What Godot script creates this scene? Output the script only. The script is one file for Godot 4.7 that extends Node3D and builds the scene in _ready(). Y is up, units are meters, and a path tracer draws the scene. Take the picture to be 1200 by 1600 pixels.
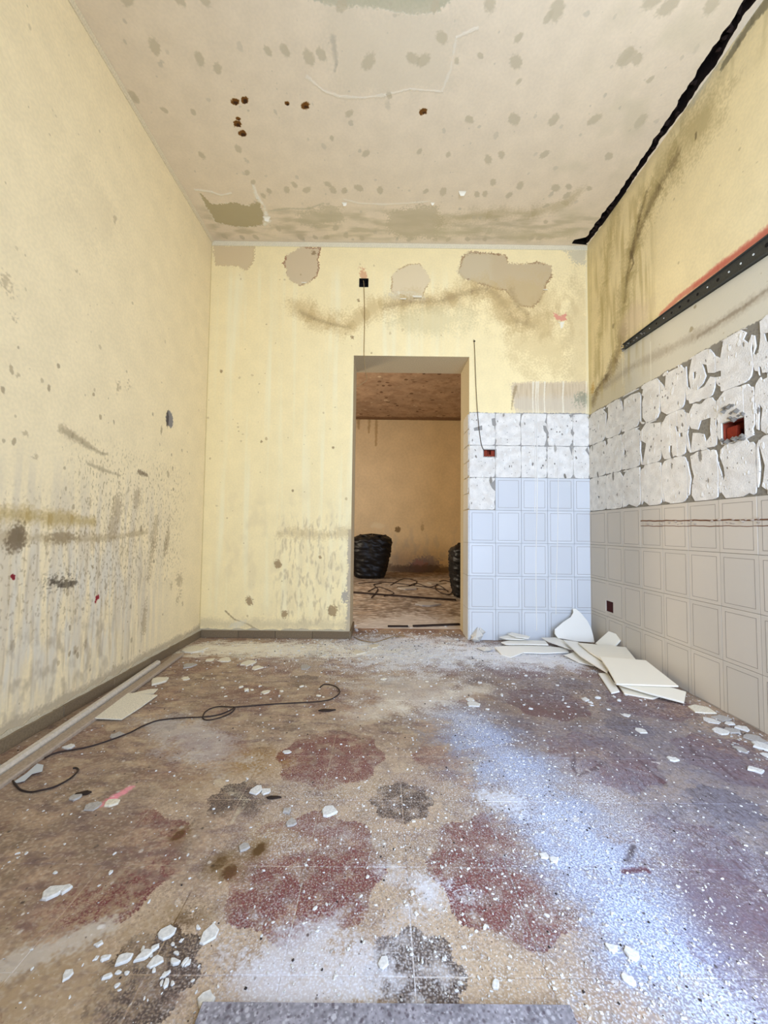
extends Node3D
# An emptied old kitchen: cream plaster, half-stripped tiles, patterned terrazzo floor under dust, a doorway to a dim room.

const XL := -1.365      # cream side wall
const XR := 1.583       # tiled side wall
const ZB := -3.12       # wall with the doorway
const ZF := 0.25        # wall behind the camera
const HC := 3.07        # ceiling
const WT := 0.34        # thickness of the doorway wall
const ZFAR := -8.22     # far wall of the next room
const T := 0.2435       # floor tile
const DOOR := Rect2(-0.24, 0.0, 0.897, 2.17)

var rng := RandomNumberGenerator.new()
var cam_basis: Basis
var eye := Vector3(0, 0.81, 0)
var numbers := {}
var M := {}

# ---------------------------------------------------------------- painting of surfaces, in metres on the surface
class Canvas:
	var w: int
	var h: int
	var ppm: float
	var o: Vector2
	var size: Vector2
	var r: PackedFloat32Array
	var g: PackedFloat32Array
	var b: PackedFloat32Array
	var e: PackedFloat32Array
	var n1: PackedByteArray
	var n2: PackedByteArray
	var n3: PackedByteArray
	var sd := 1
	var img: Image
	var img_relief: Image

	func _init(origin: Vector2, extent: Vector2, per_metre: float, noise_seed: int, base: Color, mottle := 0.05, grain := 0.02, relief := 0.15) -> void:
		o = origin
		size = extent
		ppm = per_metre
		w = int(round(extent.x * ppm))
		h = int(round(extent.y * ppm))
		sd = noise_seed
		n1 = field(0.11, 2, noise_seed)
		n2 = field(0.012, 5, noise_seed + 1)
		n3 = field(0.30, 2, noise_seed + 2)
		var n := w * h
		for a in [0, 1, 2, 3]:
			var p := PackedFloat32Array()
			p.resize(n)
			if a == 0: r = p
			elif a == 1: g = p
			elif a == 2: b = p
			else: e = p
		for i in n:
			var f := 1.0 + (n2[i] - 128) / 128.0 * mottle + (n1[i] - 128) / 128.0 * grain
			r[i] = base.r * f
			g[i] = base.g * f
			b[i] = base.b * f
			e[i] = ((n1[i] - 128) + 0.5 * (n2[i] - 128)) / 128.0 * relief

	func field(freq: float, octaves: int, s: int) -> PackedByteArray:
		var fn := FastNoiseLite.new()
		fn.seed = s
		fn.noise_type = FastNoiseLite.TYPE_SIMPLEX
		fn.frequency = freq
		fn.fractal_octaves = octaves
		return fn.get_image(w, h, false, false, true).get_data()

	func box(lo: Vector2, hi: Vector2) -> Rect2i:
		var x0 := clampi(int((lo.x - o.x) * ppm), 0, w)
		var y0 := clampi(int((lo.y - o.y) * ppm), 0, h)
		var x1 := clampi(int((hi.x - o.x) * ppm) + 1, 0, w)
		var y1 := clampi(int((hi.y - o.y) * ppm) + 1, 0, h)
		return Rect2i(x0, y0, maxi(0, x1 - x0), maxi(0, y1 - y0))

	func lay(i: int, c: Color, a: float, dh: float) -> void:
		r[i] += (c.r - r[i]) * a
		g[i] += (c.g - g[i]) * a
		b[i] += (c.b - b[i]) * a
		e[i] += dh

	# a soft or ragged oval
	func blot(c: Vector2, rx: float, ry: float, ang: float, col: Color, a := 1.0, soft := 0.3, jag := 0.3, dh := 0.0) -> void:
		var reach := maxf(rx, ry) * (1.0 + jag + soft)
		var q := box(c - Vector2(reach, reach), c + Vector2(reach, reach))
		var ca := cos(ang)
		var sa := sin(ang)
		for iy in range(q.position.y, q.end.y):
			for ix in range(q.position.x, q.end.x):
				var dx := ix / ppm + o.x - c.x
				var dy := iy / ppm + o.y - c.y
				var u := (dx * ca + dy * sa) / rx
				var v := (dy * ca - dx * sa) / ry
				var i := iy * w + ix
				var d := sqrt(u * u + v * v) + ((n1[i] - 128) * 0.5 + (n2[i] - 128) * 0.7) / 128.0 * jag
				if d < 1.0 + soft:
					var m := clampf((1.0 + soft * 0.5 - d) / soft, 0.0, 1.0)
					m = m * m * (3.0 - 2.0 * m)
					lay(i, col, a * m, dh * m)

	func signed(p: Vector2, pts: PackedVector2Array) -> float:
		var d := 1e9
		var s := 1.0
		var n := pts.size()
		var b0 := pts[n - 1]
		for k in n:
			var a0 := pts[k]
			var ed := b0 - a0
			var wv := p - a0
			var q := wv - ed * clampf(wv.dot(ed) / maxf(ed.length_squared(), 1e-12), 0.0, 1.0)
			d = minf(d, q.length_squared())
			var c1 := p.y >= a0.y
			var c2 := p.y < b0.y
			var c3 := ed.x * wv.y > ed.y * wv.x
			if (c1 and c2 and c3) or (not c1 and not c2 and not c3):
				s = -s
			b0 = a0
		return s * sqrt(d)

	# a patch with a ragged edge; the rim colour's alpha is its strength
	func patch(pts: PackedVector2Array, col: Color, a: float, soft: float, jag: float, dh := 0.0, rim := Color(0, 0, 0, 0), rim_width := 0.006) -> void:
		var lo := pts[0]
		var hi := pts[0]
		for p in pts:
			lo = lo.min(p)
			hi = hi.max(p)
		var pad := soft + jag * 1.5 + rim_width
		var q := box(lo - Vector2(pad, pad), hi + Vector2(pad, pad))
		for iy in range(q.position.y, q.end.y):
			for ix in range(q.position.x, q.end.x):
				var i := iy * w + ix
				var d := signed(Vector2(ix / ppm + o.x, iy / ppm + o.y), pts) + ((n1[i] - 128) * 0.6 + (n2[i] - 128) * 0.8) / 128.0 * jag
				if d < pad:
					var m := clampf(0.5 - d / soft, 0.0, 1.0)
					if m > 0.0:
						lay(i, col, a * m, dh * m)
					if rim.a > 0.0:
						var k := 1.0 - absf(d - rim_width * 0.3) / rim_width
						if k > 0.0:
							lay(i, rim, rim.a * k * clampf(0.5 + (n2[i] - 118) / 40.0, 0.0, 1.0), 0.0 if dh == 0.0 else 0.5 * k)

	# a line along points whose half-width goes from w0 to w1
	func stroke(pts: PackedVector2Array, w0: float, w1: float, col: Color, a: float, soft := 1.0, jag := 0.5, dh := 0.0, lo_n := -1.0) -> void:
		var n := pts.size()
		for k in n - 1:
			var a0 := pts[k]
			var b0 := pts[k + 1]
			var wa := lerpf(w0, w1, float(k) / (n - 1))
			var wb := lerpf(w0, w1, float(k + 1) / (n - 1))
			var reach := maxf(wa, wb) * (1.0 + soft + jag)
			var q := box(a0.min(b0) - Vector2(reach, reach), a0.max(b0) + Vector2(reach, reach))
			var ed := b0 - a0
			var l2 := maxf(ed.length_squared(), 1e-12)
			for iy in range(q.position.y, q.end.y):
				for ix in range(q.position.x, q.end.x):
					var p := Vector2(ix / ppm + o.x, iy / ppm + o.y) - a0
					var t0 := p.dot(ed) / l2
					if (t0 < 0.0 and k > 0) or t0 >= 1.0 and k < n - 2:
						if t0 < 0.0 or p.distance_to(ed) > wb:
							continue
					var t := clampf(t0, 0.0, 1.0)
					var i := iy * w + ix
					var d := (p - ed * t).length() / maxf(lerpf(wa, wb, t), 1e-5) + ((n1[i] - 128) * 0.5 + (n2[i] - 128) * 0.7) / 128.0 * jag
					if d < 1.0 + soft:
						var m := clampf((1.0 + soft * 0.5 - d) / soft, 0.0, 1.0)
						if lo_n >= 0.0:
							m *= clampf((n3[i] / 255.0 - lo_n - 0.25 * (1.0 - m)) * 6.0 + 0.2, 0.0, 1.0)
						lay(i, col, a * m, dh * m)

	# stretched noise over a rectangle: drips, grime, mottling. fx, fy: how often it changes per metre
	func wash(p0: Vector2, p1: Vector2, fx: float, fy: float, cut0: float, cut1: float, col: Color, a: float, fade: float, dh := 0.0, s := 0) -> void:
		var lo := p0.min(p1)
		var hi := p0.max(p1)
		var fn := FastNoiseLite.new()
		fn.seed = sd * 7 + s
		fn.noise_type = FastNoiseLite.TYPE_SIMPLEX
		fn.frequency = 1.0
		fn.fractal_octaves = 3
		var q := box(lo, hi)
		for iy in range(q.position.y, q.end.y):
			var y := iy / ppm + o.y
			var ey := clampf(minf(y - lo.y, hi.y - y) / fade, 0.0, 1.0)
			for ix in range(q.position.x, q.end.x):
				var x := ix / ppm + o.x
				var v := fn.get_noise_2d(x * fx, y * fy) * 0.5 + 0.5
				if v > cut0:
					var m := minf((v - cut0) / (cut1 - cut0), 1.0) * ey * clampf(minf(x - lo.x, hi.x - x) / fade, 0.0, 1.0)
					lay(iy * w + ix, col, a * m, dh * m)

	# scattered dots
	func dots(n: int, lo: Vector2, hi: Vector2, r0: float, r1: float, col: Color, a: float, dh := 0.0, stretch := 1.0) -> void:
		var rg := RandomNumberGenerator.new()
		rg.seed = sd * 31 + n
		for k in n:
			var rad := r0 + (r1 - r0) * pow(rg.randf(), 3.0)
			blot(Vector2(rg.randf_range(lo.x, hi.x), rg.randf_range(lo.y, hi.y)), rad, rad * stretch * rg.randf_range(0.6, 1.4), rg.randf_range(-0.3, 0.3), col, a * rg.randf_range(0.5, 1.0), 0.5, 0.5, dh)

	func picture() -> Image:
		var by := PackedByteArray()
		by.resize(w * h * 3)
		var k := 0
		for i in w * h:
			by[k] = clampi(int(r[i] * 255.0 + 0.5), 0, 255)
			by[k + 1] = clampi(int(g[i] * 255.0 + 0.5), 0, 255)
			by[k + 2] = clampi(int(b[i] * 255.0 + 0.5), 0, 255)
			k += 3
		return Image.create_from_data(w, h, false, Image.FORMAT_RGB8, by)

	func relief() -> Image:
		var by := PackedByteArray()
		by.resize(w * h)
		for i in w * h:
			by[i] = clampi(int(127.5 + e[i] * 31.875), 0, 255)   # plus or minus 4 mm
		return Image.create_from_data(w, h, false, Image.FORMAT_L8, by)

	func mask() -> Image:
		var by := PackedByteArray()
		by.resize(w * h)
		for i in w * h:
			by[i] = clampi(int(r[i] * 255.0), 0, 255)
		return Image.create_from_data(w, h, false, Image.FORMAT_L8, by)

	func material(rough: float, bump := 1.0) -> StandardMaterial3D:
		var m := StandardMaterial3D.new()
		m.albedo_texture = ImageTexture.create_from_image(img if img else picture())
		m.roughness = rough
		m.metallic_specular = 0.35
		if bump > 0.0:
			m.heightmap_enabled = true
			m.heightmap_texture = ImageTexture.create_from_image(img_relief if img_relief else relief())
			m.heightmap_scale = 0.8 * bump
		return m

# ---------------------------------------------------------------- from the photograph's pixels to points on the room's surfaces
func ray(x: float, y: float) -> Vector3:
	return cam_basis * Vector3(x - 600.0, 800.0 - y, -640.0)

func on_plane(x: float, y: float, p: Vector3, n: Vector3) -> Vector3:
	var d := ray(x, y)
	return eye + d * (n.dot(p - eye) / n.dot(d))

func pb(x: float, y: float) -> Vector2:
	var p := on_plane(x, y, Vector3(0, 0, ZB), Vector3.BACK)
	return Vector2(p.x, p.y)

func pl(x: float, y: float) -> Vector2:
	var p := on_plane(x, y, Vector3(XL, 0, 0), Vector3.RIGHT)
	return Vector2(p.z, p.y)

func pr(x: float, y: float) -> Vector2:
	var p := on_plane(x, y, Vector3(XR, 0, 0), Vector3.RIGHT)
	return Vector2(p.z, p.y)

func pc(x: float, y: float) -> Vector2:
	var p := on_plane(x, y, Vector3(0, HC, 0), Vector3.UP)
	return Vector2(p.x, p.z)

func pf(x: float, y: float, height := 0.0) -> Vector2:
	var p := on_plane(x, y, Vector3(0, height, 0), Vector3.UP)
	return Vector2(p.x, p.z)

func pv(x: float, y: float) -> Vector2:
	var p := on_plane(x, y, Vector3(0, 0, ZFAR), Vector3.BACK)
	return Vector2(p.x, p.y)

func many(to: Callable, flat: Array) -> PackedVector2Array:
	var out := PackedVector2Array()
	for k in flat.size() / 2:
		out.append(to.call(flat[2 * k], flat[2 * k + 1]))
	return out

func rgb(r: float, g: float, b: float, a := 1.0) -> Color:
	return Color(r / 255.0, g / 255.0, b / 255.0, a)

# ---------------------------------------------------------------- meshes and objects
func numbered(called: String) -> String:
	var k: int = numbers.get(called, 0)
	numbers[called] = k + 1
	return called if k == 0 else "%s_%03d" % [called, k]

func new_st() -> SurfaceTool:
	var st := SurfaceTool.new()
	st.begin(Mesh.PRIMITIVE_TRIANGLES)
	return st

func mesh_of(st: SurfaceTool, m: Material, onto: ArrayMesh = null) -> ArrayMesh:
	var a: ArrayMesh = st.commit(onto) if onto else st.commit()
	a.surface_set_material(a.get_surface_count() - 1, m)
	return a

func put(called: String, mesh: Mesh, parent: Node = null) -> MeshInstance3D:
	var o := MeshInstance3D.new()
	o.mesh = mesh
	if parent:
		o.name = called
		parent.add_child(o, true)
	else:
		o.name = numbered(called)
		add_child(o)
	return o

func tag(o: Node, label: String, category: String, group := "", kind := "") -> Node:
	if label: o.set_meta("label", label)
	if category: o.set_meta("category", category)
	if group: o.set_meta("group", group)
	if kind: o.set_meta("kind", kind)
	return o

func base(called: String, at := Vector3.ZERO) -> Node3D:
	var o := Node3D.new()
	o.name = numbered(called)
	o.position = at
	add_child(o)
	return o

func struct(o: Node, label := "", category := "") -> Node:
	return tag(o, label, category, "", "structure")

# a flat convex face turned towards n; uv and uv2 are functions of the point
func face(st: SurfaceTool, pts: Array, n: Vector3, uv = null, uv2 = null) -> void:
	var flip: bool = (pts[1] - pts[0]).cross(pts[2] - pts[0]).dot(n) > 0.0
	for k in range(1, pts.size() - 1):
		var tri: Array = [pts[0], pts[k + 1], pts[k]] if flip else [pts[0], pts[k], pts[k + 1]]
		for p in tri:
			st.set_normal(n)
			st.set_uv((uv as Callable).call(p) if uv != null else Vector2.ZERO)
			if uv2 != null: st.set_uv2((uv2 as Callable).call(p))
			st.add_vertex(p)

func box(st: SurfaceTool, lo: Vector3, hi: Vector3, uv = null, t := Transform3D()) -> void:
	for ax in 3:
		for s in 2:
			var n := Vector3.ZERO
			n[ax] = 2.0 * s - 1.0
			var p := []
			for k in [[0, 0], [1, 0], [1, 1], [0, 1]]:
				var v := Vector3.ZERO
				v[ax] = hi[ax] if s else lo[ax]
				v[(ax + 1) % 3] = [lo, hi][k[0]][(ax + 1) % 3]
				v[(ax + 2) % 3] = [lo, hi][k[1]][(ax + 2) % 3]
				p.append(t * v)
			face(st, p, (t.basis * n).normalized(), uv)

# box with its top edges (towards +z of t) chamfered
func slab(st: SurfaceTool, s: Vector3, c: float, t: Transform3D, uv = null, uv2 = null) -> void:
	var q := PackedVector2Array([Vector2(0, 0), Vector2(s.x, 0), Vector2(s.x, s.y), Vector2(0, s.y)])
	prism(st, q, s.z, c, t, uv, uv2)

# outline (in t's x and y) raised along t's z, with a chamfered top edge
func prism(st: SurfaceTool, outline: PackedVector2Array, thick: float, c: float, t: Transform3D, uv = null, uv2 = null, bottom := true) -> void:
	var q := outline
	if Geometry2D.is_polygon_clockwise(q):
		q = q.duplicate()
		q.reverse()
	var n := q.size()
	var inn := PackedVector2Array()
	for k in n:
		var e0 := (q[k] - q[(k + n - 1) % n]).normalized()
		var e1 := (q[(k + 1) % n] - q[k]).normalized()
		var nn := (Vector2(-e0.y, e0.x) + Vector2(-e1.y, e1.x))
		nn = nn.normalized() if nn.length() > 1e-5 else Vector2.ZERO
		inn.append(q[k] + nn * c)
	var up := t.basis.z.normalized()
	var tris := Geometry2D.triangulate_polygon(inn)
	if tris.is_empty():
		inn = q
		tris = Geometry2D.triangulate_polygon(q)
	for k in tris.size() / 3:
		var p := []
		for j in 3:
			p.append(t * Vector3(inn[tris[3 * k + j]].x, inn[tris[3 * k + j]].y, thick))
		face(st, p, up, uv, uv2)
	if bottom:
		var low := Geometry2D.triangulate_polygon(q)
		for k in low.size() / 3:
			var p := []
			for j in 3:
				p.append(t * Vector3(q[low[3 * k + j]].x, q[low[3 * k + j]].y, 0))
			face(st, p, -up, uv, uv2)
	for k in n:
		var a := q[k]
		var b := q[(k + 1) % n]
		var ia := inn[k]
		var ib := inn[(k + 1) % n]
		var out := (t.basis * Vector3(b.y - a.y, a.x - b.x, 0)).normalized()
		var z1 := thick - c
		face(st, [t * Vector3(a.x, a.y, 0), t * Vector3(b.x, b.y, 0), t * Vector3(b.x, b.y, z1), t * Vector3(a.x, a.y, z1)], out, uv, uv2)
		if c > 0.0:
			face(st, [t * Vector3(a.x, a.y, z1), t * Vector3(b.x, b.y, z1), t * Vector3(ib.x, ib.y, thick), t * Vector3(ia.x, ia.y, thick)], (out + up).normalized(), uv, uv2)

func tube(st: SurfaceTool, path: Array, rad: float, sides := 7) -> void:
	var rings := []
	var prev := Vector3.UP
	for k in path.size():
		var d: Vector3 = (path[mini(k + 1, path.size() - 1)] - path[maxi(k - 1, 0)]).normalized()
		var u := (prev - d * prev.dot(d))
		if u.length() < 0.05:
			u = d.cross(Vector3.RIGHT) if absf(d.x) < 0.9 else d.cross(Vector3.BACK)
		u = u.normalized()
		prev = u
		var v := d.cross(u)
		var ring := []
		for j in sides:
			var ang := TAU * j / sides
			ring.append([path[k] + (u * cos(ang) + v * sin(ang)) * rad, u * cos(ang) + v * sin(ang)])
		rings.append(ring)
	for k in path.size() - 1:
		for j in sides:
			var a = rings[k][j]
			var b = rings[k][(j + 1) % sides]
			var c = rings[k + 1][(j + 1) % sides]
			var d = rings[k + 1][j]
			for v in ([a, b, c, a, c, d] if (b[0] - a[0]).cross(c[0] - a[0]).dot(a[1]) < 0.0 else [a, c, b, a, d, c]):
				st.set_normal(v[1])
				st.set_uv(Vector2.ZERO)
				st.add_vertex(v[0])
	for end in [0, path.size() - 1]:
		var n: Vector3 = (path[0] - path[1]).normalized() if end == 0 else (path[end] - path[end - 1]).normalized()
		face(st, rings[end].map(func(x): return x[0]), n)

func smooth_path(pts: Array, per := 6) -> Array:
	var out := []
	for k in pts.size() - 1:
		var a: Vector3 = pts[maxi(k - 1, 0)]
		var d: Vector3 = pts[mini(k + 2, pts.size() - 1)]
		for j in per:
			out.append((pts[k] as Vector3).cubic_interpolate(pts[k + 1], a, d, float(j) / per))
	out.append(pts[-1])
	return out

# a plane face with rectangular openings, cut into cells along the openings' edges
func pierced(st: SurfaceTool, whole: Rect2, holes: Array, to3: Callable, n: Vector3, uv: Callable) -> void:
	var xs := [whole.position.x, whole.end.x]
	var ys := [whole.position.y, whole.end.y]
	for q in holes:
		xs.append_array([q.position.x, q.end.x])
		ys.append_array([q.position.y, q.end.y])
	xs.sort()
	ys.sort()
	for i in xs.size() - 1:
		for j in ys.size() - 1:
			if xs[i + 1] - xs[i] < 1e-5 or ys[j + 1] - ys[j] < 1e-5:
				continue
			var c := Vector2(xs[i] + xs[i + 1], ys[j] + ys[j + 1]) / 2.0
			if not whole.has_point(c) or holes.any(func(q): return q.has_point(c)):
				continue
			face(st, [to3.call(xs[i], ys[j]), to3.call(xs[i + 1], ys[j]), to3.call(xs[i + 1], ys[j + 1]), to3.call(xs[i], ys[j + 1])], n, uv)

# the sides and the bottom of an opening of some depth
func recess(st: SurfaceTool, q: Rect2, depth: float, to3: Callable, inward: Vector3, closed := true) -> void:
	var c := [Vector2(q.position.x, q.position.y), Vector2(q.end.x, q.position.y), Vector2(q.end.x, q.end.y), Vector2(q.position.x, q.end.y)]
	var mid: Vector3 = to3.call(q.get_center().x, q.get_center().y) + inward * depth / 2.0
	for k in 4:
		var a: Vector3 = to3.call(c[k].x, c[k].y)
		var b: Vector3 = to3.call(c[(k + 1) % 4].x, c[(k + 1) % 4].y)
		var n: Vector3 = (b - a).cross(inward).normalized()
		if n.dot(mid - a) < 0.0: n = -n
		face(st, [a, b, b + inward * depth, a + inward * depth], n)
	if closed:
		face(st, c.map(func(p): return to3.call(p.x, p.y) + inward * depth), -inward)

func plain(col: Color, rough := 0.8, grain := 0.0, scale := 8.0) -> StandardMaterial3D:
	var m := StandardMaterial3D.new()
	m.albedo_color = col
	m.roughness = rough
	m.metallic_specular = 0.35
	if grain > 0.0:
		m.albedo_texture = M.grain_texture
		m.uv1_triplanar = true
		m.uv1_world_triplanar = true
		m.uv1_scale = Vector3.ONE * scale
		m.heightmap_enabled = true
		m.heightmap_texture = M.grain_texture
		m.heightmap_scale = grain
	return m

func _ready() -> void:
	rng.seed = 7
	# ---------------- camera, sky, light, exposure
	cam_basis = Basis(Vector3.UP, atan2(-1.66, 640.0)) * Basis(Vector3.RIGHT, atan2(30.02, 640.0)) * Basis(Vector3.BACK, deg_to_rad(0.65))
	var cam := Camera3D.new()
	cam.name = "camera"
	cam.transform = Transform3D(cam_basis, eye)
	cam.fov = rad_to_deg(2.0 * atan(800.0 / 640.0))
	cam.near = 0.02
	add_child(cam)
	var env := Environment.new()
	env.background_mode = Environment.BG_SKY
	env.sky = Sky.new()
	var sky := ProceduralSkyMaterial.new()
	sky.sky_top_color = rgb(120, 165, 225)
	sky.sky_horizon_color = rgb(205, 220, 235)
	sky.ground_bottom_color = rgb(150, 145, 135)
	sky.ground_horizon_color = rgb(205, 210, 215)
	sky.sky_energy_multiplier = 0.5
	env.sky.sky_material = sky
	env.tonemap_mode = Environment.TONE_MAPPER_LINEAR
	env.tonemap_exposure = 1.95
	env.sdfgi_enabled = true
	env.ssao_enabled = true
	env.ssil_enabled = true
	var we := WorldEnvironment.new()
	we.name = "environment"
	we.environment = env
	add_child(we)
	var day := AreaLight3D.new()               # daylight in the open balcony door behind the camera
	day.name = "balcony_daylight"
	day.area_size = Vector2(1.15, 2.3)
	day.area_normalize_energy = true
	day.light_color = rgb(192, 216, 255)
	day.light_energy = 7.0
	day.position = Vector3(0.88, 1.25, ZF + 0.15)
	day.shadow_enabled = true
	day.set("area_range", 30.0)
	add_child(day)
	var side := AreaLight3D.new()              # unseen warm light added to brighten the far room, round the corner
	side.name = "added_side_light"
	side.area_size = Vector2(1.0, 1.3)
	side.area_normalize_energy = true
	side.light_color = rgb(255, 240, 214)
	side.light_energy = 4.0
	side.position = Vector3(-2.15, 1.5, -5.3)
	side.rotation.y = -PI / 2
	side.shadow_enabled = true
	side.set("area_range", 30.0)
	add_child(side)

	make_materials()
	make_shell()
	make_tiles()
	make_floor_tiles()
	make_fixtures()
	make_pile()
	make_floor_things()
	make_far_room()
	make_crumbs()

# ---------------------------------------------------------------- materials
func make_materials() -> void:
	var fn := FastNoiseLite.new()
	fn.seed = 3
	fn.frequency = 0.05
	fn.fractal_octaves = 4
	var gi := fn.get_seamless_image(256, 256)
	gi.convert(Image.FORMAT_RGB8)
	for y in 256:
		for x in 256:
			var v := 0.84 + 0.16 * gi.get_pixel(x, y).r
			gi.set_pixel(x, y, Color(v, v, v))
	M.grain_texture = ImageTexture.create_from_image(gi)
	var jobs := [paint_back, paint_left, paint_right, paint_ceiling, paint_floor, paint_floor_mask, paint_far]
	var ids := []
	var made := []
	made.resize(jobs.size())
	for k in jobs.size():
		ids.append(WorkerThreadPool.add_task(func():
			var c: Canvas = jobs[k].call()
			c.img = c.mask() if k == 5 else c.picture()
			c.img_relief = null if k == 5 else c.relief()
			made[k] = c))
	for id in ids:
		WorkerThreadPool.wait_for_task_completion(id)
	M.back = made[0].material(0.75)
	M.left = made[1].material(0.7)
	M.right = made[2].material(0.75)
	M.ceiling = made[3].material(0.85)
	M.floor = made[4].material(0.8, 0.5)
	M.floor.detail_enabled = true
	M.floor.detail_blend_mode = BaseMaterial3D.BLEND_MODE_MIX
	M.floor.detail_uv_layer = BaseMaterial3D.DETAIL_UV_2
	M.floor.detail_albedo = ImageTexture.create_from_image(terrazzo())
	M.floor.detail_mask = ImageTexture.create_from_image(made[5].img)
	M.far = made[6].material(0.8, 0.6)
	M.reveal = plain(rgb(222, 205, 168), 0.8, 0.15)
	M.plaster = plain(rgb(232, 225, 212), 0.85, 0.2)
	M.cement = plain(rgb(150, 142, 128), 0.9, 0.3)
	M.glaze = plain(rgb(214, 214, 212), 0.3)
	M.glaze_2 = plain(rgb(209, 209, 207), 0.34)
	M.glaze_shaded = plain(rgb(207, 194, 174), 0.4)  # same tile glaze, with the side wall's dimmer, warmer light in its colour
	M.glaze_shaded_2 = plain(rgb(203, 191, 172), 0.42)  # its second tone, the dimmer light in the colour too
	M.glaze_line = plain(rgb(150, 138, 124), 0.5)
	M.bisque = plain(rgb(226, 214, 190), 0.8, 0.15)
	M.shard = plain(rgb(240, 234, 220), 0.35)
	M.chip = plain(rgb(236, 231, 221), 0.85, 0.1)
	M.chip_grey = plain(rgb(190, 182, 172), 0.9, 0.1)
	M.chip_cream = plain(rgb(244, 232, 206), 0.85, 0.1)
	M.dark = plain(rgb(24, 20, 18), 0.9)
	M.char = plain(rgb(44, 30, 22), 0.95, 0.6)
	M.brick = plain(rgb(150, 62, 40), 0.9, 0.4)
	M.skirting = plain(rgb(140, 120, 92), 0.8, 0.3)
	M.skirting_top = plain(rgb(205, 190, 160), 0.85, 0.3)
	M.wood = plain(rgb(186, 166, 144), 0.75, 0.2, 5.0)
	M.wood_light = plain(rgb(222, 208, 188), 0.75, 0.2, 5.0)
	M.wood_dark = plain(rgb(56, 42, 34), 0.8, 0.2)
	M.wire = plain(rgb(52, 40, 36), 0.6)
	M.wire_tan = plain(rgb(150, 125, 85), 0.7)
	M.steel = plain(rgb(70, 68, 60), 0.6, 0.15)
	M.screw = plain(rgb(215, 215, 205), 0.4)
	M.bag = plain(rgb(24, 23, 23), 0.42)
	M.granite = plain(rgb(255, 255, 255), 0.6)
	var gr := Canvas.new(Vector2.ZERO, Vector2(0.5, 0.25), 700.0, 91, rgb(138, 132, 134), 0.1, 0.15, 0.05)
	gr.dots(1800, Vector2.ZERO, Vector2(0.5, 0.25), 0.001, 0.0035, rgb(188, 182, 182), 0.9)
	gr.dots(1900, Vector2.ZERO, Vector2(0.5, 0.25), 0.0008, 0.003, rgb(88, 78, 82), 0.85)
	M.granite = gr.material(0.6, 0.3)
	M.trim_grey = plain(rgb(238, 218, 178), 0.8, 0.2)
	M.trim_cream = plain(rgb(250, 236, 200), 0.8, 0.2)
	M.skirting_2 = plain(rgb(132, 112, 86), 0.8, 0.3)
	M.socket = plain(rgb(74, 26, 22), 0.9, 0.3)
	var fc := Canvas.new(Vector2(-2.2, -8.22), Vector2(4.8, 4.9), 130.0, 95, rgb(150, 134, 118), 0.25, 0.12, 0.4)
	fc.wash(Vector2(-2.2, -8.22), Vector2(2.6, -3.3), 3.0, 9.0, 0.5, 0.75, rgb(100, 84, 72), 0.7, 0.02)
	fc.wash(Vector2(-2.2, -8.22), Vector2(2.6, -3.3), 6.0, 12.0, 0.58, 0.76, rgb(214, 204, 194), 0.75, 0.02)
	fc.blot(Vector2(0.25, -3.5), 0.7, 0.45, 0.0, rgb(224, 216, 206), 0.7, 0.9, 0.9)
	fc.blot(Vector2(0.75, -6.3), 0.5, 0.4, 0.0, rgb(216, 208, 200), 0.6, 0.9, 0.9)
	M.floor_far = fc.material(0.85, 0.6)
	var cc := Canvas.new(Vector2(-2.2, -8.22), Vector2(4.8, 4.9), 130.0, 97, rgb(176, 148, 122), 0.08, 0.04, 0.3)
	cc.dots(260, Vector2(-1.0, -8.0), Vector2(1.6, -4.5), 0.008, 0.035, rgb(92, 66, 48), 0.9)
	cc.dots(160, Vector2(-1.0, -8.0), Vector2(1.6, -4.5), 0.008, 0.03, rgb(214, 194, 166), 0.9)
	cc.wash(Vector2(-2.2, -8.22), Vector2(2.6, -3.3), 4.0, 4.0, 0.5, 0.8, rgb(150, 120, 96), 0.6, 0.1)
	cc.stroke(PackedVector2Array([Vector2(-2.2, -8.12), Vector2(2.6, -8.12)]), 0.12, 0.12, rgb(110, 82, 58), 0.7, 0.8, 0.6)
	M.ceiling_far = cc.material(0.85, 0.6)
	# adhesive: comb marks, pits and scabs, with small grey holes
	var pc_ := Canvas.new(Vector2.ZERO, Vector2(0.77, 0.77), 800.0, 99, rgb(232, 225, 212), 0.05, 0.03, 0.35)
	pc_.wash(Vector2.ZERO, Vector2(0.77, 0.77), 9.0, 9.0, 0.5, 0.8, rgb(218, 208, 192), 0.6, 0.01)
	pc_.dots(60, Vector2.ZERO, Vector2(0.77, 0.77), 0.002, 0.007, rgb(108, 98, 86), 0.95, -1.5, 1.5)
	pc_.dots(14, Vector2.ZERO, Vector2(0.77, 0.77), 0.003, 0.013, rgb(122, 114, 100), 0.95, -2.0, 2.4)
	pc_.dots(220, Vector2.ZERO, Vector2(0.77, 0.77), 0.002, 0.009, rgb(244, 240, 230), 0.8, 1.6, 1.8)
	pc_.dots(160, Vector2.ZERO, Vector2(0.77, 0.77), 0.001, 0.004, rgb(150, 138, 120), 0.8, -0.8)
	M.pad = pc_.material(0.85, 1.0)
	M.panel = plain(rgb(250, 246, 236), 0.6)
	M.brick_bright = plain(rgb(150, 52, 28), 0.9, 0.3)
	M.drip = plain(rgb(240, 234, 222), 0.5)
	M.flake = plain(rgb(242, 232, 206), 0.85)
	M.shard_warm = plain(rgb(238, 228, 206), 0.4)
	M.dark_crumb = plain(rgb(58, 50, 46), 0.9)
	M.sheet = plain(rgb(190, 192, 190), 0.4)
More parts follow.
